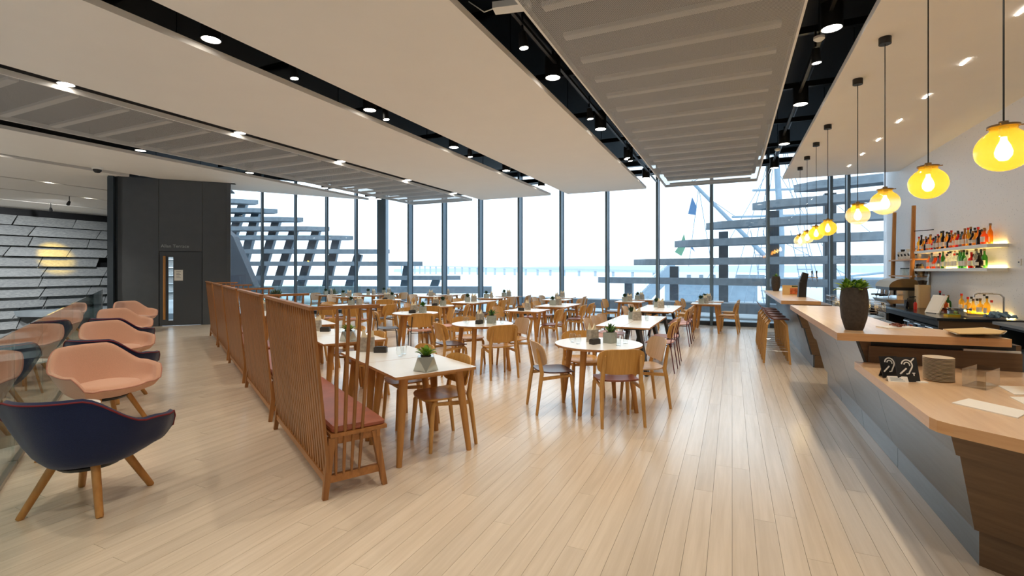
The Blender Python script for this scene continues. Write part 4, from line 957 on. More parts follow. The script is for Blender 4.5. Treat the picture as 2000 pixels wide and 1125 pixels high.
# acrylic box
pa, pb, pcn = on2(1879, 754), on2(1926, 763), on2(1953, 753)
e1, e2 = (pb - pa), (pcn - pb); hb = .115; t = thing('acrylic_box', 'empty clear acrylic box on the service worktop', 'box', pa)
cs = [Vector((0, 0, 0)), e1, e1 + e2, e2]
for i in range(4):
    a, b = cs[i], cs[(i + 1) % 4]; n_ = Vector((-(b - a).y, (b - a).x, 0)).normalized() * .003; m = MB(); m.prism([tuple(a)[:2], tuple(b)[:2], tuple(b + n_)[:2], tuple(a + n_)[:2]], 0, hb); m.build('side_wall', 'acrylic', t)
m = MB(); m.prism([tuple(q)[:2] for q in cs], 0, .004); m.build('base', 'acrylic', t)
def sheet(name, pix, z, th, mat, label, cat='menu'):
    q = [P(u, v, z) for u, v in pix]; c = sum(q, Vector()) / len(q); m = MB(); m.prism([tuple(x - c)[:2] for x in q], 0, th); return tag(m.build(name, mat, None, (c.x, c.y, z)), label, cat)
sheet('menu_card', ((1859, 788), (1892, 780), (2010, 806), (1988, 818)), Z2, .006, 'paper', 'long white menu card lying on the service worktop')
sheet('menu_card', ((1950, 755), (2030, 757), (2050, 772), (1982, 772)), Z2, .006, 'paper', 'white paper sheet by the acrylic box, upper one')
sheet('menu_card', ((1972, 776), (2040, 777), (2060, 800), (2010, 795)), Z2, .004, 'paper', 'white paper sheet by the acrylic box, lower one')
# ---- things on the bar worktop
Z3 = 1.10
for k in range(6):
    sheet('paper_bag', tuple((u + random.uniform(-4, 4), v) for u, v in ((1846, 644), (1920, 641), (1964, 648), (1958, 653), (1872, 653))), Z3 + k * .007, .0065, 'kraft' if k % 2 else 'paper', 'flat paper bag in the pile on the bar worktop', 'paper bag')['group'] = 'pile of paper bags'
def tall_pot(x, y, label, near):
    t = thing('tall_planter', label, 'planter', (x, y, Z3)); m = MB()
    m.lathe([(0, 0), (.062, 0), (.070, .02), (.092, .10), (.103, .20), (.101, .28), (.090, .36), (.082, .36), (.08, .33), (0, .33)], 28); m.build('pot', 'pot_dark', t)
    m = MB(); m.prism(circle(.08, 20), .331, .337); m.build('soil', 'soil', t)
    rr = random.Random(8)
    for k in range(4 if near else 1):
        s_ = obj('succulent_rosette', None, t); a = k * 1.57 + .4; s_.location = (.045 * math.cos(a) * (near), .045 * math.sin(a) * near, .335); s_.rotation_euler = (-.35 * math.sin(a) * near, .35 * math.cos(a) * near, 0)
        rosette(s_, ['leaf', 'leaf_light'], 18 if near else 14, .095, .034, 0, .02, k + 3, 12, 80)
    return t
tall_pot(.94, 4.92, 'tall dark textured planter with succulents on the bar, behind the service worktop', 1); tall_pot(.98, 13.5, 'tall dark planter with a succulent at the window end of the bar', 0)
bt = P(1585, 590, Z3); bt = Vector((1.2, 10.6, Z3))
t = thing('beer_font', 'black leaning beer font with a brass tap arm on the bar', 'beer tap', bt, R(10))
m = MB(); m.beam((0, 0, 0), (.02, .02, .28), .13, .08, up=(0, 1, 0)); m.beam((.02, .02, .28), (.07, .02, .46), .13, .08, .1, .06, up=(0, 1, 0)); m.build('column', 'black_panel', t)
m = MB(); m.tube([(.07, .02, .37), (.26, -.05, .37)], .011, 8); m.build('tap_arm', 'bronze', t)
for k in range(2): m = MB(); m.tube([(.17 + k * .07, -.015 - k * .025, .37), (.17 + k * .07, -.015 - k * .025, .50)], [.008, .014], 8); m.build('tap_handle', 'black_metal', t); m = MB(); m.tube([(.17 + k * .07, -.02 - k * .025, .37), (.17 + k * .07, -.05 - k * .025, .30)], .007, 6); m.build('spout', 'chrome', t)
t = thing('picture_card', 'standing menu card with an orange picture beside the beer font', 'card', (1.12, 11.5, Z3), R(-20))
m = MB(); m.box((0, 0, .1), (.34, .012, .2)); m.build('card', 'kraft', t); m = MB(); m.box((.06, -.008, .08), (.17, .003, .12)); m.build('picture', 'orange_print', t)
m = MB(); m.box((.08, -.008, .18), (.14, .003, .022)); m.build('heading_band', 'leaf_dark', t)
t = thing('snack_tray', 'white tray with a heap of brown nuts on the bar worktop', 'tray', P(1755, 640, Z3), .4); m = MB(); m.prism(rrect(.3, .16, .02, 2), 0, .008); m.build('tray', 'white', t)
rr = random.Random(3); m = MB()
for k in range(40): m.box((rr.gauss(0, .035), rr.gauss(0, .025), .014 + rr.random() * .02), (.02, .012, .01), rr.random() * 3)
tag(m.build('nuts', 'seat_brown', t), kind='stuff')

# ---- bar stools
def make_stool():
    t = thing('bar_stool', 'oak bar stool with a brown leather seat pulled up to the bar', 'bar stool', (0, 0, 0), 0, 'bar stools in a row')
    def fs(x, y):
        z = .755 + .25 * x * x + (max(0, -y - .06) ** 1.5) * 3.2 - max(0, y - .12) ** 2; return Vector((x, y, z)), Vector((-.5 * x, .2, 1)).normalized()
    shell_patch(.38, .40, fs, .02, e=3).build('seat', 'leather_seat', t)
    for sx in (-1, 1):
        for sy in (-1, 1):
            m = MB(); m.beam((sx * .19, sy * .2, 0), (sx * .15, sy * .15, .66), .022, .034, .022, .034, up=(0, 1, 0)); m.beam((sx * .15, sy * .15, .66), (sx * .10, sy * .10, .735), .022, .034, up=(0, 1, 0)); m.build('leg', 'oak', t)
    m = MB()
    pts = [(.178, .187, .22), (-.178, .187, .22), (-.178, -.187, .22), (.178, -.187, .22)]
    for i in range(4): m.tube([pts[i], pts[(i + 1) % 4]], .006, 6)
    m.build('foot_ring', 'chrome', t); return t
st = make_stool()
for k in range(5):
    o = st if k == 0 else copy_tree(st); o.location = (.70, 9.62 + k * .62, 0); o.rotation_euler.z = R(-90)
    o['label'] = f'oak bar stool with brown leather seat, {mul[k]} in the row counted from the service worktop'

# ---- pendant lamps over the bar
def pendant(y, x, zc, mat, label):
    t = thing('pendant_lamp', label, 'pendant lamp', (x, y, 4.0), 0, 'pendant lamps over the bar')
    m = MB(); m.lathe([(0, 0), (.055, 0), (.055, -.07), (0, -.07)], 20); m.build('ceiling_rose', 'black_metal', t)
    zg = zc - 4.0
    m = MB(); m.tube([(0, 0, -.07), (0, 0, zg + .16)], .0045, 6); m.build('cable', 'black_metal', t)
    m = MB(); m.lathe([(0, .165), (.022, .165), (.022, .075), (0, .075)], 12, (0, 0, zg)); m.build('lamp_holder', 'bronze', t)
    prof = []
    for k in range(17):
        a = math.pi * (k / 16); prof.append((.13 * math.sin(a) if k not in (0, 16) else 0, -.122 * math.cos(a)))
    prof = [p_ for p_ in prof if p_[1] < .105] + [(.062, .112), (.062, .135), (.068, .14)]
    m = MB(); m.lathe(prof, 28); me = m.mesh('glass_globe', mat)
    bm = bmesh.new(); bm.from_mesh(me)
    for f in [f for f in bm.faces if len(f.verts) > 4]: bm.faces.remove(f)
    bm.to_mesh(me); bm.free(); g = obj('glass_globe', me, t, (0, 0, zg))
    m = MB(); m.lathe([(.06, .132), (.072, .132), (.072, .142), (.06, .142)], 24); 
    for k in range(3): a = k * 2.094; m.tube([(.068 * math.cos(a), .068 * math.sin(a), .137), (.092 * math.cos(a), .092 * math.sin(a), .14)], .004, 5)
    m.build('clamp_ring', 'bronze', g)
    m = MB(); m.lathe([(0, -.065), (.02, -.06), (.037, -.035), (.04, -.01), (.03, .025), (.016, .055), (.014, .08), (0, .08)], 16, (0, 0, zg)); m.build('bulb', 'bulb', t)
    ld = bpy.data.lights.new('pendant', 'POINT'); ld.energy = PEND_W; ld.color = (1, .78, .42); ld.shadow_soft_size = .04
    lo = bpy.data.objects.new('pendant_light', ld); col.objects.link(lo); lo.parent = t; lo.location = (0, 0, zg - .02)
    return t
pn = ['nearest the service worktop end', 'second from the service worktop end', 'third from the service worktop end', 'fourth from the service worktop end', 'fourth from the window', 'third from the window', 'second from the window', 'nearest the window']
for k, (y, mt) in enumerate(((3.72, 'amber_glass'), (4.9, 'amber_glass'), (6.1, 'amber_clear_glass'), (7.28, 'amber_clear_glass'), (9.36, 'amber_glass'), (10.56, 'amber_glass'), (11.76, 'amber_clear_glass'), (12.9, 'amber_clear_glass'))):
    pendant(y, 1.43, 2.30, mt, f'{"amber" if mt == "amber_glass" else "amber and clear"} glass globe pendant lamp over the bar, {pn[k]}')

# ---- ceiling lights
def make_down():
    t = thing('downlight', '', 'downlight', (0, 0, 4.06), 0)
    m = MB(); m.lathe([(0, .26), (.1, .26), (.1, 0), (.092, 0), (.09, .012), (0, .012)], 20); m.build('housing', 'black_metal', t)
    m = MB(); m.lathe([(0, .003), (.088, .003), (.088, .011), (0, .011)], 20); m.build('lens', 'downlight_glow', t)
    m = MB(); m.tube([(0, 0, .26), (0, 0, .34)], .015, 6); m.build('stem', 'black_metal', t)
    ld = bpy.data.lights.new('downlight', 'SPOT'); ld.energy = DOWN_W; ld.color = (1, .86, .68); ld.spot_size = R(112); ld.spot_blend = .6; ld.shadow_soft_size = .07
    lo = bpy.data.objects.new('downlight_beam', ld); col.objects.link(lo); lo.parent = t; lo.location = (0, 0, -.01)
    return t
dl = make_down(); first = True
slotn = {-11.02: 'the slot next to the lobby', -8.0: 'the slot beside the left mesh panel', -5.05: 'the slot between the two plain white panels', -2.08: 'the slot left of the big mesh panel', .92: 'the slot between mesh panel and bar ceiling'}
slotn = {k: v.replace('left of', 'bench-side of').replace('beside the left mesh panel', 'beside the far mesh panel') for k, v in slotn.items()}
for x, nm in slotn.items():
    for ki, y in enumerate((-1.6, .85, 3.33, 5.8, 8.25, 10.7, 13.1)):
        o = dl if first else copy_tree(dl); first = False; o.location = (x, y, 4.06); o['label'] = f'round downlight, {ORD[6 - ki]} from the window in {nm}'; o['group'] = f'downlights in {nm}'
for ki, (x, y) in enumerate(((-15.2, 2.0), (-15.2, 5.2), (-18.68, 4.2), (-18.68, 7.4), (-21.38, 6.5), (-21.38, 9.6), (-15.2, -1.0), (-18.68, 1.0))):  # mostly unseen lamps, added to brighten the left ceiling by foyer bounce
    o = copy_tree(dl); o.location = (x, y, 4.3); o['label'] = f'round downlight added over the atrium to brighten the ceiling, {ORD[ki]} of eight'; o['group'] = 'atrium downlights'
    for ch in o.children:
        if ch.type == 'LIGHT': ch.data = ch.data.copy(); ch.data.energy = 260
for x, y, lb in ((-2.02, 4.68, 'a'), (-2.02, 7.3, 'a'), (-2.0, 10.15, 'a'), (-2.0, 10.45, 'a'), (-4.9, 4.25, 'b'), (-4.92, 6.0, 'b'), (-4.95, 8.7, 'b'), (.86, 6.4, 'c')):
    spot_lamp('track_spotlight', (x, y, 4.12), (x + .35, y + .3, 0), 30, (1, .86, .68), 60, f'small track spotlight in {slotn[{"a": -2.08, "b": -5.05, "c": .92}[lb]]}', 'track spotlights')
for k in range(8):
    y = 5.98 + (k - 1) * 1.2; m = MB(); m.bbox((-.012, -.1, -.004), (.012, .1, .012)); tag(m.build('recessed_strip_light', 'strip_glow', None, (2.43, y, 3.998)), 'short recessed strip light in the white ceiling over the bar', 'strip light', 'bar ceiling strip lights')
t = thing('emergency_light', 'white box emergency light fixed beside the big mesh ceiling panel', 'light fitting', P(1000, 18, 4.12)); m = MB(); m.box((0, 0, .03), (.36, .13, .06), .2); m.build('body', 'white', t); m = MB(); m.tube([(-.1, -.05, .03), (-.25, -.1, -.02), (-.42, -.1, .12)], .006, 5); m.build('cable', 'white', t); m = MB(); m.tube([(0, 0, .06), (0, 0, .9)], .008, 5); m.build('hanger_rod', 'duct_black', t)
for x, y in ((.86, 6.15), (.86, 11.43)):
    t = thing('smoke_detector', 'round white smoke detector hung in the slot beside the bar ceiling', 'detector', (x, y, 4.1), 0, 'smoke detectors'); m = MB(); m.lathe([(0, 0), (.03, 0), (.055, .02), (.055, .045), (0, .045)], 16); m.build('body', 'white', t); m = MB(); m.tube([(0, 0, .045), (0, 0, .9)], .006, 5); m.build('hanger_rod', 'duct_black', t)
c_ = P(190, 335, 4.14); t = thing('dome_camera', 'small dark dome security camera under the ceiling beside the lobby', 'camera', c_); m = MB(); m.lathe([(0, .11), (.11, .11), (.11, .05), (0, .05)], 16); m.build('base', 'white', t); m = MB(); m.lathe([(0, -.04), (.05, -.03), (.085, .01), (.09, .05), (0, .05)], 16); m.build('dome', 'black_metal', t)

# ================================================================== BACK BAR
# ---- long back counter
bc = thing('back_counter', 'long dark back counter below the bottle shelves', 'counter', (2.72, 8.9, 0))
m = MB(); m.bbox((-.03, -.03, .88), (.92, 5.4, .92)); m.build('worktop', 'counter_black', bc)
m = MB(); m.bbox((0, 0, 0), (.92, .03, .88)); m.build('end_panel', 'bar_brown', bc)
m = MB(); m.bbox((.3, .03, 0), (.92, 5.38, .88)); m.build('carcass', 'black_panel', bc)
m = MB(); m.bbox((0, .03, .80), (.3, 5.38, .88)); m.build('front_rail', 'black_panel', bc)
m = MB(); m.bbox((.905, .3, .92), (.92, 1.7, .935)); m.build('light_strip', 'shelf_glow', bc)
m = MB(); m.bbox((.04, .03, 0), (.3, 5.38, .1)); m.build('kickboard', 'black_panel', bc)
def fridge(y0, label, n=2, w_=.52):
    t = thing('bottle_fridge', label, 'fridge', (2.74, y0, .1), 0, 'under-counter fridges')
    m = MB(); m.bbox((.05, 0, 0), (.28, n * w_, .69)); m.build('body', 'black_panel', t)
    for k in range(n):
        m = MB()
        for a, b in (((0, k * w_ + .01, .02), (.04, k * w_ + .05, .67)), ((0, (k + 1) * w_ - .05, .02), (.04, (k + 1) * w_ - .01, .67)), ((0, k * w_ + .05, .02), (.04, (k + 1) * w_ - .05, .06)), ((0, k * w_ + .05, .62), (.04, (k + 1) * w_ - .05, .67))): m.bbox(a, b)
        d = m.build('door', 'steel_dark', t); m = MB(); m.bbox((.015, k * w_ + .05, .06), (.025, (k + 1) * w_ - .05, .62)); m.build('glass_pane', 'mirror_glass', d)
        m = MB(); m.tube([(-.03, k * w_ + .1, .645), (-.03, (k + 1) * w_ - .1, .645)], .01, 6); m.build('handle', 'chrome', d)
fridge(8.97, 'dark three-door glass bottle fridge under the back counter', 3); fridge(13.2, 'dark two-door bottle fridge under the window end of the back counter', 2)
t = thing('dishwasher', 'steel-fronted under-counter dishwasher in the back bar', 'dishwasher', (2.74, 11.6, .1)); m = MB(); m.bbox((.04, 0, 0), (.28, .6, .69)); m.build('body', 'black_panel', t); m = MB(); m.bbox((0, .02, .05), (.04, .58, .67)); m.build('door', 'brushed', t); m = MB(); m.tube([(-.03, .08, .6), (-.03, .52, .6)], .01, 6); m.build('handle', 'black_metal', t)
# ---- till counter at the wall
t = thing('till_counter', 'grey-topped dark cabinet with an open niche against the white wall', 'cabinet', (3.14, 6.3, 0))
m = MB(); m.bbox((-.03, 0, .90), (.49, 2.08, .935)); m.build('worktop', 'grey_plastic', t); m = MB(); m.bbox((.03, 0, 0), (.49, 2.05, .62)); m.bbox((.4, 0, .62), (.49, 2.05, .9)); m.bbox((.03, 2.0, .62), (.4, 2.05, .9)); m.bbox((.03, .95, .62), (.4, 1.0, .9)); m.bbox((.03, 0, .86), (.4, 2.05, .9)); m.build('carcass', 'steel_dark', t)
for k in range(2): m = MB(); m.bbox((0, .05 + k * 1.0, .04), (.03, 1.02 + k * 1.0, .6)); d = m.build('door', 'charcoal', t); m = MB(); m.tube([(-.02, .6 + k * 1., .53), (-.02, .9 + k * 1., .53)], .006, 6); m.build('handle', 'chrome', d)
t = thing('storage_box', 'cream cardboard box pushed into the niche of the till cabinet', 'box', (3.28, 7.4, .62)); m = MB(); m.bbox((0, 0, 0), (.2, .4, .17)); m.build('carton', 'kraft', t); m = MB(); m.bbox((-.003, .1, .05), (0, .3, .1)); m.build('label_strip', 'cloth_blue', t)
# ---- wall shelves and bottles
def shelf(y0, y1, z, label):
    t = thing('wall_shelf', label, 'shelf', (WX, y0, z)); m = MB(); m.bbox((-.24, 0, -.05), (0, y1 - y0, 0)); m.build('board', 'white', t)
    m = MB(); m.bbox((-.022, .05, 0), (-.004, y1 - y0 - .05, .014)); m.build('light_strip', 'shelf_glow', t)
    return t
shelf(9.35, 12.8, 2.0, 'upper white wall shelf crowded with spirit bottles'); shelf(9.35, 12.6, 1.645, 'lower white wall shelf with clear and green bottles')
def bcol(name, tint, haze=.3): glassy(name, tint, 1.45, haze=haze)
bcol('liq_amber', (.80, .42, .08)); bcol('liq_red', (.75, .08, .05)); bcol('liq_orange', (.88, .34, .06)); bcol('liq_clear', (.93, .95, .93), .12); bcol('liq_green', (.16, .46, .14)); bcol('liq_dark', (.10, .07, .06)); bcol('liq_gold', (.98, .72, .18)); bcol('liq_blue', (.35, .5, .62))
bprof = [[(0, 0), (.036, 0), (.038, .01), (.038, .16), (.03, .19), (.013, .215), (.013, .265), (0, .265)], [(0, 0), (.042, 0), (.044, .01), (.044, .13), (.036, .155), (.014, .175), (.014, .22), (0, .22)], [(0, 0), (.031, 0), (.033, .01), (.033, .19), (.014, .24), (.013, .29), (0, .29)], [(0, 0), (.045, 0), (.048, .02), (.046, .1), (.02, .15), (.014, .2), (0, .2)]]
BM = {}
def bottle(x, y, z, kind, liq, capm, label, lab=True, group=None):
    key = (kind, liq)
    if key not in BM: m = MB(); m.lathe(bprof[kind], 14); BM[key] = m.mesh('bottle_glass', liq)
    if ('c', kind, capm) not in BM:
        top = bprof[kind][-1][1]; m = MB(); m.lathe([(0, 0), (.017, 0), (.017, .035), (0, .035)], 10, (0, 0, top)); BM[('c', kind, capm)] = m.mesh('cap', capm)
    if ('l', kind) not in BM:
        r = bprof[kind][2][0] + .0012; m = MB(); n = 10; a0 = R(110); v = [(r * math.cos(a0 + R(140) * k / n), r * math.sin(a0 + R(140) * k / n), z_) for z_ in (.04, .12 if kind != 3 else .09) for k in range(n + 1)]
        m.add(v, [(k, k + 1, n + 2 + k, n + 1 + k) for k in range(n)], 0, True); BM[('l', kind)] = m.mesh('paper_label', 'paper')
    t = thing('bottle', label, 'bottle', (x, y, z), random.uniform(-.3, .5), group); obj('bottle_glass', BM[key], t); obj('cap', BM[('c', kind, capm)], t)
    if lab: obj('paper_label', BM[('l', kind)], t)
LQ = {'liq_amber': 'amber', 'liq_red': 'red', 'liq_orange': 'orange', 'liq_clear': 'clear', 'liq_green': 'green', 'liq_dark': 'dark', 'liq_gold': 'golden', 'liq_blue': 'pale blue'}
CAPN = {'black_metal': 'black', 'red': 'red', 'bronze': 'bronze'}
SHP = ['round-shouldered', 'squat', 'slim', 'pear-shaped']
rb = random.Random(21)
def brow(y0, y1, z, n, liqs, where, grp, x=WX - .12, rows=1):
    for k in range(n):
        y = y0 + (y1 - y0) * (k + .5) / n; kd = rb.randrange(4); lq = liqs[k % len(liqs)]; cp = rb.choice(['black_metal', 'black_metal', 'red', 'bronze'])
        bottle(x + (.045 if k % 2 else -.045) + rb.uniform(-.01, .01), y, z, kd, lq, cp, f'{SHP[kd]} {LQ[lq]} bottle with a {CAPN[cp]} cap {where}', lq != 'liq_dark' or k % 3 == 0, grp)
brow(9.62, 12.55, 2.0, 46, ['liq_orange', 'liq_amber', 'liq_dark', 'liq_gold', 'liq_gold', 'liq_amber', 'liq_dark', 'liq_amber', 'liq_gold', 'liq_clear', 'liq_amber', 'liq_dark', 'liq_blue', 'liq_dark', 'liq_red', 'liq_amber', 'liq_gold', 'liq_green'], 'on the upper wall shelf', 'bottles on the upper shelf')
brow(9.75, 10.4, 1.645, 9, ['liq_dark', 'liq_green', 'liq_clear', 'liq_dark', 'liq_red', 'liq_dark', 'liq_clear'], 'on the lower wall shelf', 'bottles on the lower shelf'); brow(10.4, 11.3, 1.645, 12, ['liq_green', 'liq_clear', 'liq_clear', 'liq_clear', 'liq_clear'], 'on the lower wall shelf', 'bottles on the lower shelf'); brow(11.4, 12.0, 1.645, 8, ['liq_blue', 'liq_red', 'liq_orange', 'liq_red'], 'on the lower wall shelf', 'bottles on the lower shelf')
brow(9.5, 10.5, .92, 9, ['liq_gold', 'liq_clear', 'liq_gold', 'liq_clear'], 'beside the sink on the back counter', 'bottles by the sink'); brow(10.7, 11.08, .92, 4, ['liq_orange', 'liq_green', 'liq_dark'], 'beside the coffee grinder', 'bottles by the coffee machine', x=WX - .25)
m = MB(); m.bbox((-.012, -.045, -.045), (0, .045, .045)); sk = m.build('power_socket', 'white', None, (WX, 9.05, 1.72)); tag(sk, 'white power socket on the speckled wall beside the shelves', 'socket'); m = MB(); m.bbox((-.016, -.012, -.012), (-.011, .012, .012)); m.build('switch', 'grey_plastic', sk)
# ---- sink with tap
t = thing('sink', 'steel sink basin set at the end of the back counter', 'sink', (3.3, 9.35, .92)); m = MB()
m.bbox((-.2, -.3, 0), (.2, -.27, .02)); m.bbox((-.2, .27, 0), (.2, .3, .02)); m.bbox((-.2, -.27, 0), (-.17, .27, .02)); m.bbox((.17, -.27, 0), (.2, .27, .02)); m.build('rim', 'brushed', t); m = MB(); m.bbox((-.17, -.27, .001), (.17, .27, .004)); m.build('basin', 'brushed', t)
t = thing('sink_tap', 'tall curved chrome tap at the sink', 'tap', (3.52, 9.15, .92)); m = MB(); m.tube([(0, 0, 0), (0, 0, .30), (-.03, .02, .34), (-.1, .06, .35), (-.24, .12, .35), (-.27, .135, .33), (-.275, .137, .29)], .012, 10); m.build('spout', 'chrome', t); m = MB(); m.lathe([(0, 0), (.03, 0), (.025, .05), (0, .05)], 12); m.build('base', 'chrome', t); m = MB(); m.tube([(0, 0, .06), (.02, -.07, .09)], .008, 6); m.build('lever', 'chrome', t)
rr = random.Random(9); m = MB()
for k in range(26): a = rr.random() * 6.28; q = Vector((rr.gauss(0, .05), rr.gauss(0, .14), .015 + rr.random() * .05)); m.tube([q, q + Vector((.05 * math.cos(a), .07 * math.sin(a), .02)), q + Vector((.09 * math.cos(a + .8), .1 * math.sin(a + .8), -.01))], [.012, .02, .01], 6)
tag(m.build('dish_cloth', 'cloth_blue', None, (3.42, 9.0, .925)), 'crumpled blue dish cloth beside the sink tap', 'cloth')
t = thing('sponge', 'yellow sponge beside the steel pot', 'sponge', (2.98, 9.25, .92), .3); m = MB(); m.prism(rrect(.18, .09, .01, 2), 0, .03); m.build('foam', 'yellow', t); m = MB(); m.prism(rrect(.18, .09, .01, 2), .03, .036); m.build('scourer', 'leaf_light', t)
t = thing('steel_pot', 'steel pan with lid handle by the sink', 'pan', (3.1, 9.45, .922)); m = MB(); m.lathe([(0, 0), (.10, 0), (.11, .02), (.11, .11), (.118, .115), (0, .118)], 22); m.build('body', 'chrome', t); m = MB(); m.tube([(-.11, 0, .09), (-.17, 0, .1)], .01, 6); m.tube([(.11, 0, .09), (.17, 0, .1)], .01, 6); m.build('handle', 'black_metal', t)
t = thing('till_screen', 'tilted white-framed till screen on the back counter', 'screen', (2.92, 9.85, .92), R(-62)); Mt = Matrix.Rotation(R(-28), 4, 'X')
m = MB(); m.box((0, 0, .16), (.24, .02, .32)); me = m.mesh('frame', 'white'); me.transform(Mt); obj('frame', me, t); m = MB(); m.box((0, -.0115, .17), (.19, .002, .25)); me = m.mesh('display', 'paper'); me.transform(Mt); obj('display', me, t); m = MB(); m.box((0, .06, .005), (.16, .16, .01)); m.build('foot', 'grey_plastic', t)
# ---- coffee machine and grinder
t = thing('coffee_machine', 'large chrome espresso machine with a domed bronze top on the back counter', 'coffee machine', (3.08, 12.05, .92))
m = MB(); m.bbox((-.18, -.46, .08), (.26, .46, .30)); m.build('body', 'chrome', t)
m = MB(); prof = [(-.36, .12), (.26, .12), (.26, .05), (-.30, .04)]
m.add([(x, -.5, z) for x, z in prof] + [(x, .5, z) for x, z in prof], [(3, 2, 1, 0), (4, 5, 6, 7), (0, 1, 5, 4), (1, 2, 6, 5), (2, 3, 7, 6), (3, 0, 4, 7)]); m.build('drip_tray', 'brushed', t)
m = MB(); n = 12; pr = [(.27 * math.cos(math.pi * k / n) - .04, .36 + .17 * math.sin(math.pi * k / n)) for k in range(n + 1)]
m.add([(x, -.5, z) for x, z in pr] + [(x, .5, z) for x, z in pr], [(k, k + 1, n + 2 + k, n + 1 + k) for k in range(n)] + [tuple(range(n + 1)), tuple(range(2 * n + 1, n, -1)), (0, n + 1, 2 * n + 1, n)], 0, True); m.build('domed_top', 'bronze', t)
m = MB(); m.bbox((-.3, -.48, .30), (.24, .48, .36)); m.build('head_band', 'black_metal', t)
for k in range(3):
    y = -.3 + k * .3; m = MB(); m.lathe([(0, .20), (.045, .20), (.045, .31), (0, .31)], 14, (-.22, y, 0)); gh = m.build('group_head', 'chrome', t); m = MB(); m.tube([(-.25, y, .2), (-.42, y, .19)], [.011, .016], 8); m.build('portafilter_handle', 'black_metal', gh)
for y in (-.42, .42): m = MB(); m.tube([(-.27, y, .3), (-.3, y, .16), (-.31, y, .1)], .007, 6); m.build('steam_wand', 'chrome', t)
for a, b in ((-.2, -.4), (-.2, .4), (.2, -.4), (.2, .4)): m = MB(); m.lathe([(0, 0), (.025, 0), (.025, .06), (0, .06)], 10, (a, b, 0)); m.build('foot', 'black_metal', t)
t = thing('coffee_grinder', 'cream coffee grinder with a clear bean hopper beside the espresso machine', 'grinder', (3.2, 11.25, .92)); m = MB(); m.prism(rrect(.19, .22, .04, 4), 0, .42); m.build('body', 'grinder_cream', t); m = MB(); m.lathe([(.06, .42), (.1, .60), (.1, .62), (.058, .44)], 18); m.build('hopper', 'acrylic', t); m = MB(); m.lathe([(0, .425), (.055, .425), (.075, .5), (0, .51)], 14); m.build('coffee_beans', 'soil', t); m = MB(); m.tube([(-.1, 0, .2), (-.2, 0, .19)], .012, 6); m.build('fork', 'black_metal', t)

t = thing('knock_box', 'dark knock box on the back counter beside the grinder', 'box', (2.95, 11.0, .92)); m = MB(); m.lathe([(0, 0), (.08, 0), (.085, .15), (.075, .15), (.07, .02), (0, .02)], 18); m.build('tub', 'slate', t); m = MB(); m.tube([(-.08, 0, .13), (.08, 0, .13)], .01, 6); m.build('knock_bar', 'black_metal', t)
for k, (dx, dy) in enumerate(((0, 0), (-.08, .12))): 
    t = thing('sauce_bottle', 'small black-topped red bottle on the back counter edge', 'bottle', (2.95 + dx, 10.72 + dy, .92), 0, 'sauce bottles'); m = MB(); m.lathe([(0, 0), (.026, 0), (.026, .1), (.012, .13), (0, .13)], 12); m.build('body', 'red' if k == 0 else 'liq_dark', t); m = MB(); m.lathe([(.013, .13), (.005, .19), (0, .19)], 10); m.build('nozzle', 'black_metal', t)
# ---- ladder shelving
t = thing('ladder_shelving', 'tall oak ladder shelving beside the coffee machine', 'shelving', (3.40, 12.5, 0))
for y, zt in ((0, 2.95), (1.3, 2.95)):
    m = MB(); m.tube([(-.03, y, .92), (.02, y + .02, zt)], [.045, .038], 12); m.build('post', 'leg_oak', t)
for z in (1.5, 1.85): m = MB(); m.bbox((-.05, -.12, z - .03), (.22, 1.5, z)); m.build('shelf_board', 'leg_oak', t)
m = MB(); m.tube([(.0, 0, 2.42), (.25, -.3, 2.42)], .009, 6); m.build('wall_bracket', 'black_metal', t)
m = MB(); m.bbox((.22, -.12, .95), (.235, 1.5, 1.86)); m.build('back_panel', 'white', t)
cm = MB(); cm.lathe([(0, 0), (.025, 0), (.04, .06), (.042, .075), (.038, .075), (.034, .06), (.022, .008), (0, .008)], 14); cme = [cm.mesh('cup', 'white'), cm.mesh('cup', 'black_metal')]
for k in range(12):
    for j in range(3 if k % 3 else 4):
        tag(obj('coffee_cup', cme[j % 2 if k % 2 else 0], None, (3.50, 12.5 + k * .115, 1.85 + j * .052)), f'{"black" if (j % 2 and k % 2) else "white"} coffee cup stacked on the top board of the ladder shelving', 'cup', 'stacked coffee cups')
jm = MB(); jm.lathe([(0, 0), (.045, 0), (.047, .12), (.035, .14), (0, .14)], 14); jme = jm.mesh('jar_glass', 'liq_clear'); lm = MB(); lm.lathe([(0, .14), (.04, .14), (.04, .165), (0, .165)], 14); lme = lm.mesh('lid', 'black_metal')
for k in range(8): t = thing('glass_jar', 'clear storage jar with a black lid on the ladder shelving', 'jar', (3.52, 12.8 + k * .12, 1.5), 0, 'storage jars'); obj('jar_glass', jme, t); obj('lid', lme, t)
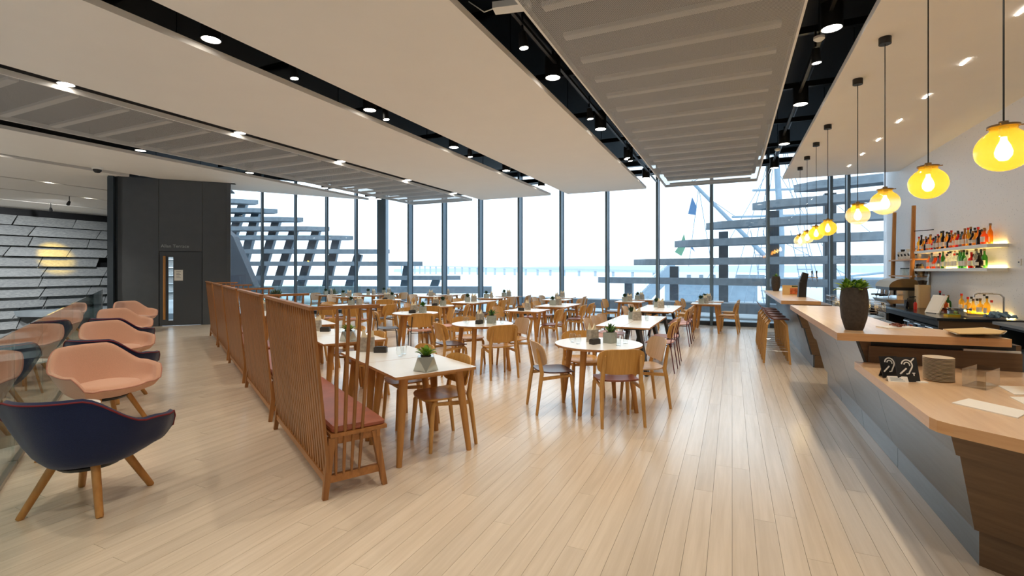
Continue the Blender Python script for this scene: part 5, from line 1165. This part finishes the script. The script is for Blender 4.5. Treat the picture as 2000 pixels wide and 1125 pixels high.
for k in range(2):
    t = thing('thermos_flask', 'brassy vacuum flask with a black top on the ladder shelving', 'flask', (3.52, 12.46 + k * .17, 1.5), 0, 'vacuum flasks'); m = MB(); m.lathe([(0, 0), (.06, 0), (.065, .14), (.045, .2), (0, .2)], 16); m.build('body', 'bronze', t); m = MB(); m.lathe([(.04, .2), (.045, .23), (0, .25)], 14); m.build('lid', 'black_metal', t); m = MB(); m.tube([(-.06, 0, .17), (-.1, 0, .14), (-.09, 0, .05), (-.062, 0, .04)], .009, 6); m.build('handle', 'black_metal', t)
# ---- steel workbench behind the bar with wire racks of crockery
wbn = thing('work_bench', 'steel work bench behind the bar units', 'bench', (1.62, 8.3, 0)); m = MB(); m.bbox((0, 0, .80), (.55, 4.6, .84)); m.build('top', 'brushed', wbn)
for a in (0.03, .49):
    for b in (.03, 2.3, 4.54): m = MB(); m.bbox((a, b, 0), (a + .03, b + .03, .80)); m.build('leg', 'brushed', wbn)
def wire_rack(x, y, label):
    t = thing('wire_rack', label, 'rack', (x, y, .84), 0, 'wire racks behind the bar')
    m = MB()
    for z in (.04, .12, .2, .28):
        p4 = [(-.2, -.3, z), (.2, -.3, z), (.2, .3, z), (-.2, .3, z)]
        for i in range(4): m.tube([p4[i], p4[(i + 1) % 4]], .004, 5)
    for k in range(9): yy = -.3 + k * .075; m.tube([(-.2, yy, 0), (-.2, yy, .28)], .003, 4); m.tube([(.2, yy, 0), (.2, yy, .28)], .003, 4)
    m.build('wire_frame', 'chrome', t); m = MB(); m.bbox((-.2, -.3, .035), (.2, .3, .045)); m.build('tray', 'brushed', t)
for k, (x, y) in enumerate(((1.9, 9.25), (1.9, 10.1), (1.9, 11.0))):
    wire_rack(x, y, f'chrome wire crockery rack on the work bench, {mul[k]} counted from the service worktop')
    for j in range(5): m = MB(); m.lathe([(0, 0), (.06, 0), (.11, .02), (.112, .024), (.06, .008), (0, .008)], 20); tag(m.build('dinner_plate', 'white', None, (x - .02, y + .1, .885 + j * .026)), 'white dinner plate stacked in a wire rack behind the bar', 'plate', 'plates in the wire racks')
t = thing('glass_screen', 'clear counter screen standing behind the bar worktop', 'screen', (1.42, 8.3, .84)); m = MB(); m.bbox((.25, 0, 0), (.258, 1.3, .36)); m.build('pane', 'acrylic', t); m = MB(); m.bbox((.2, 0, 0), (.3, .03, .02)); m.bbox((.2, 1.27, 0), (.3, 1.3, .02)); m.build('foot', 'chrome', t)
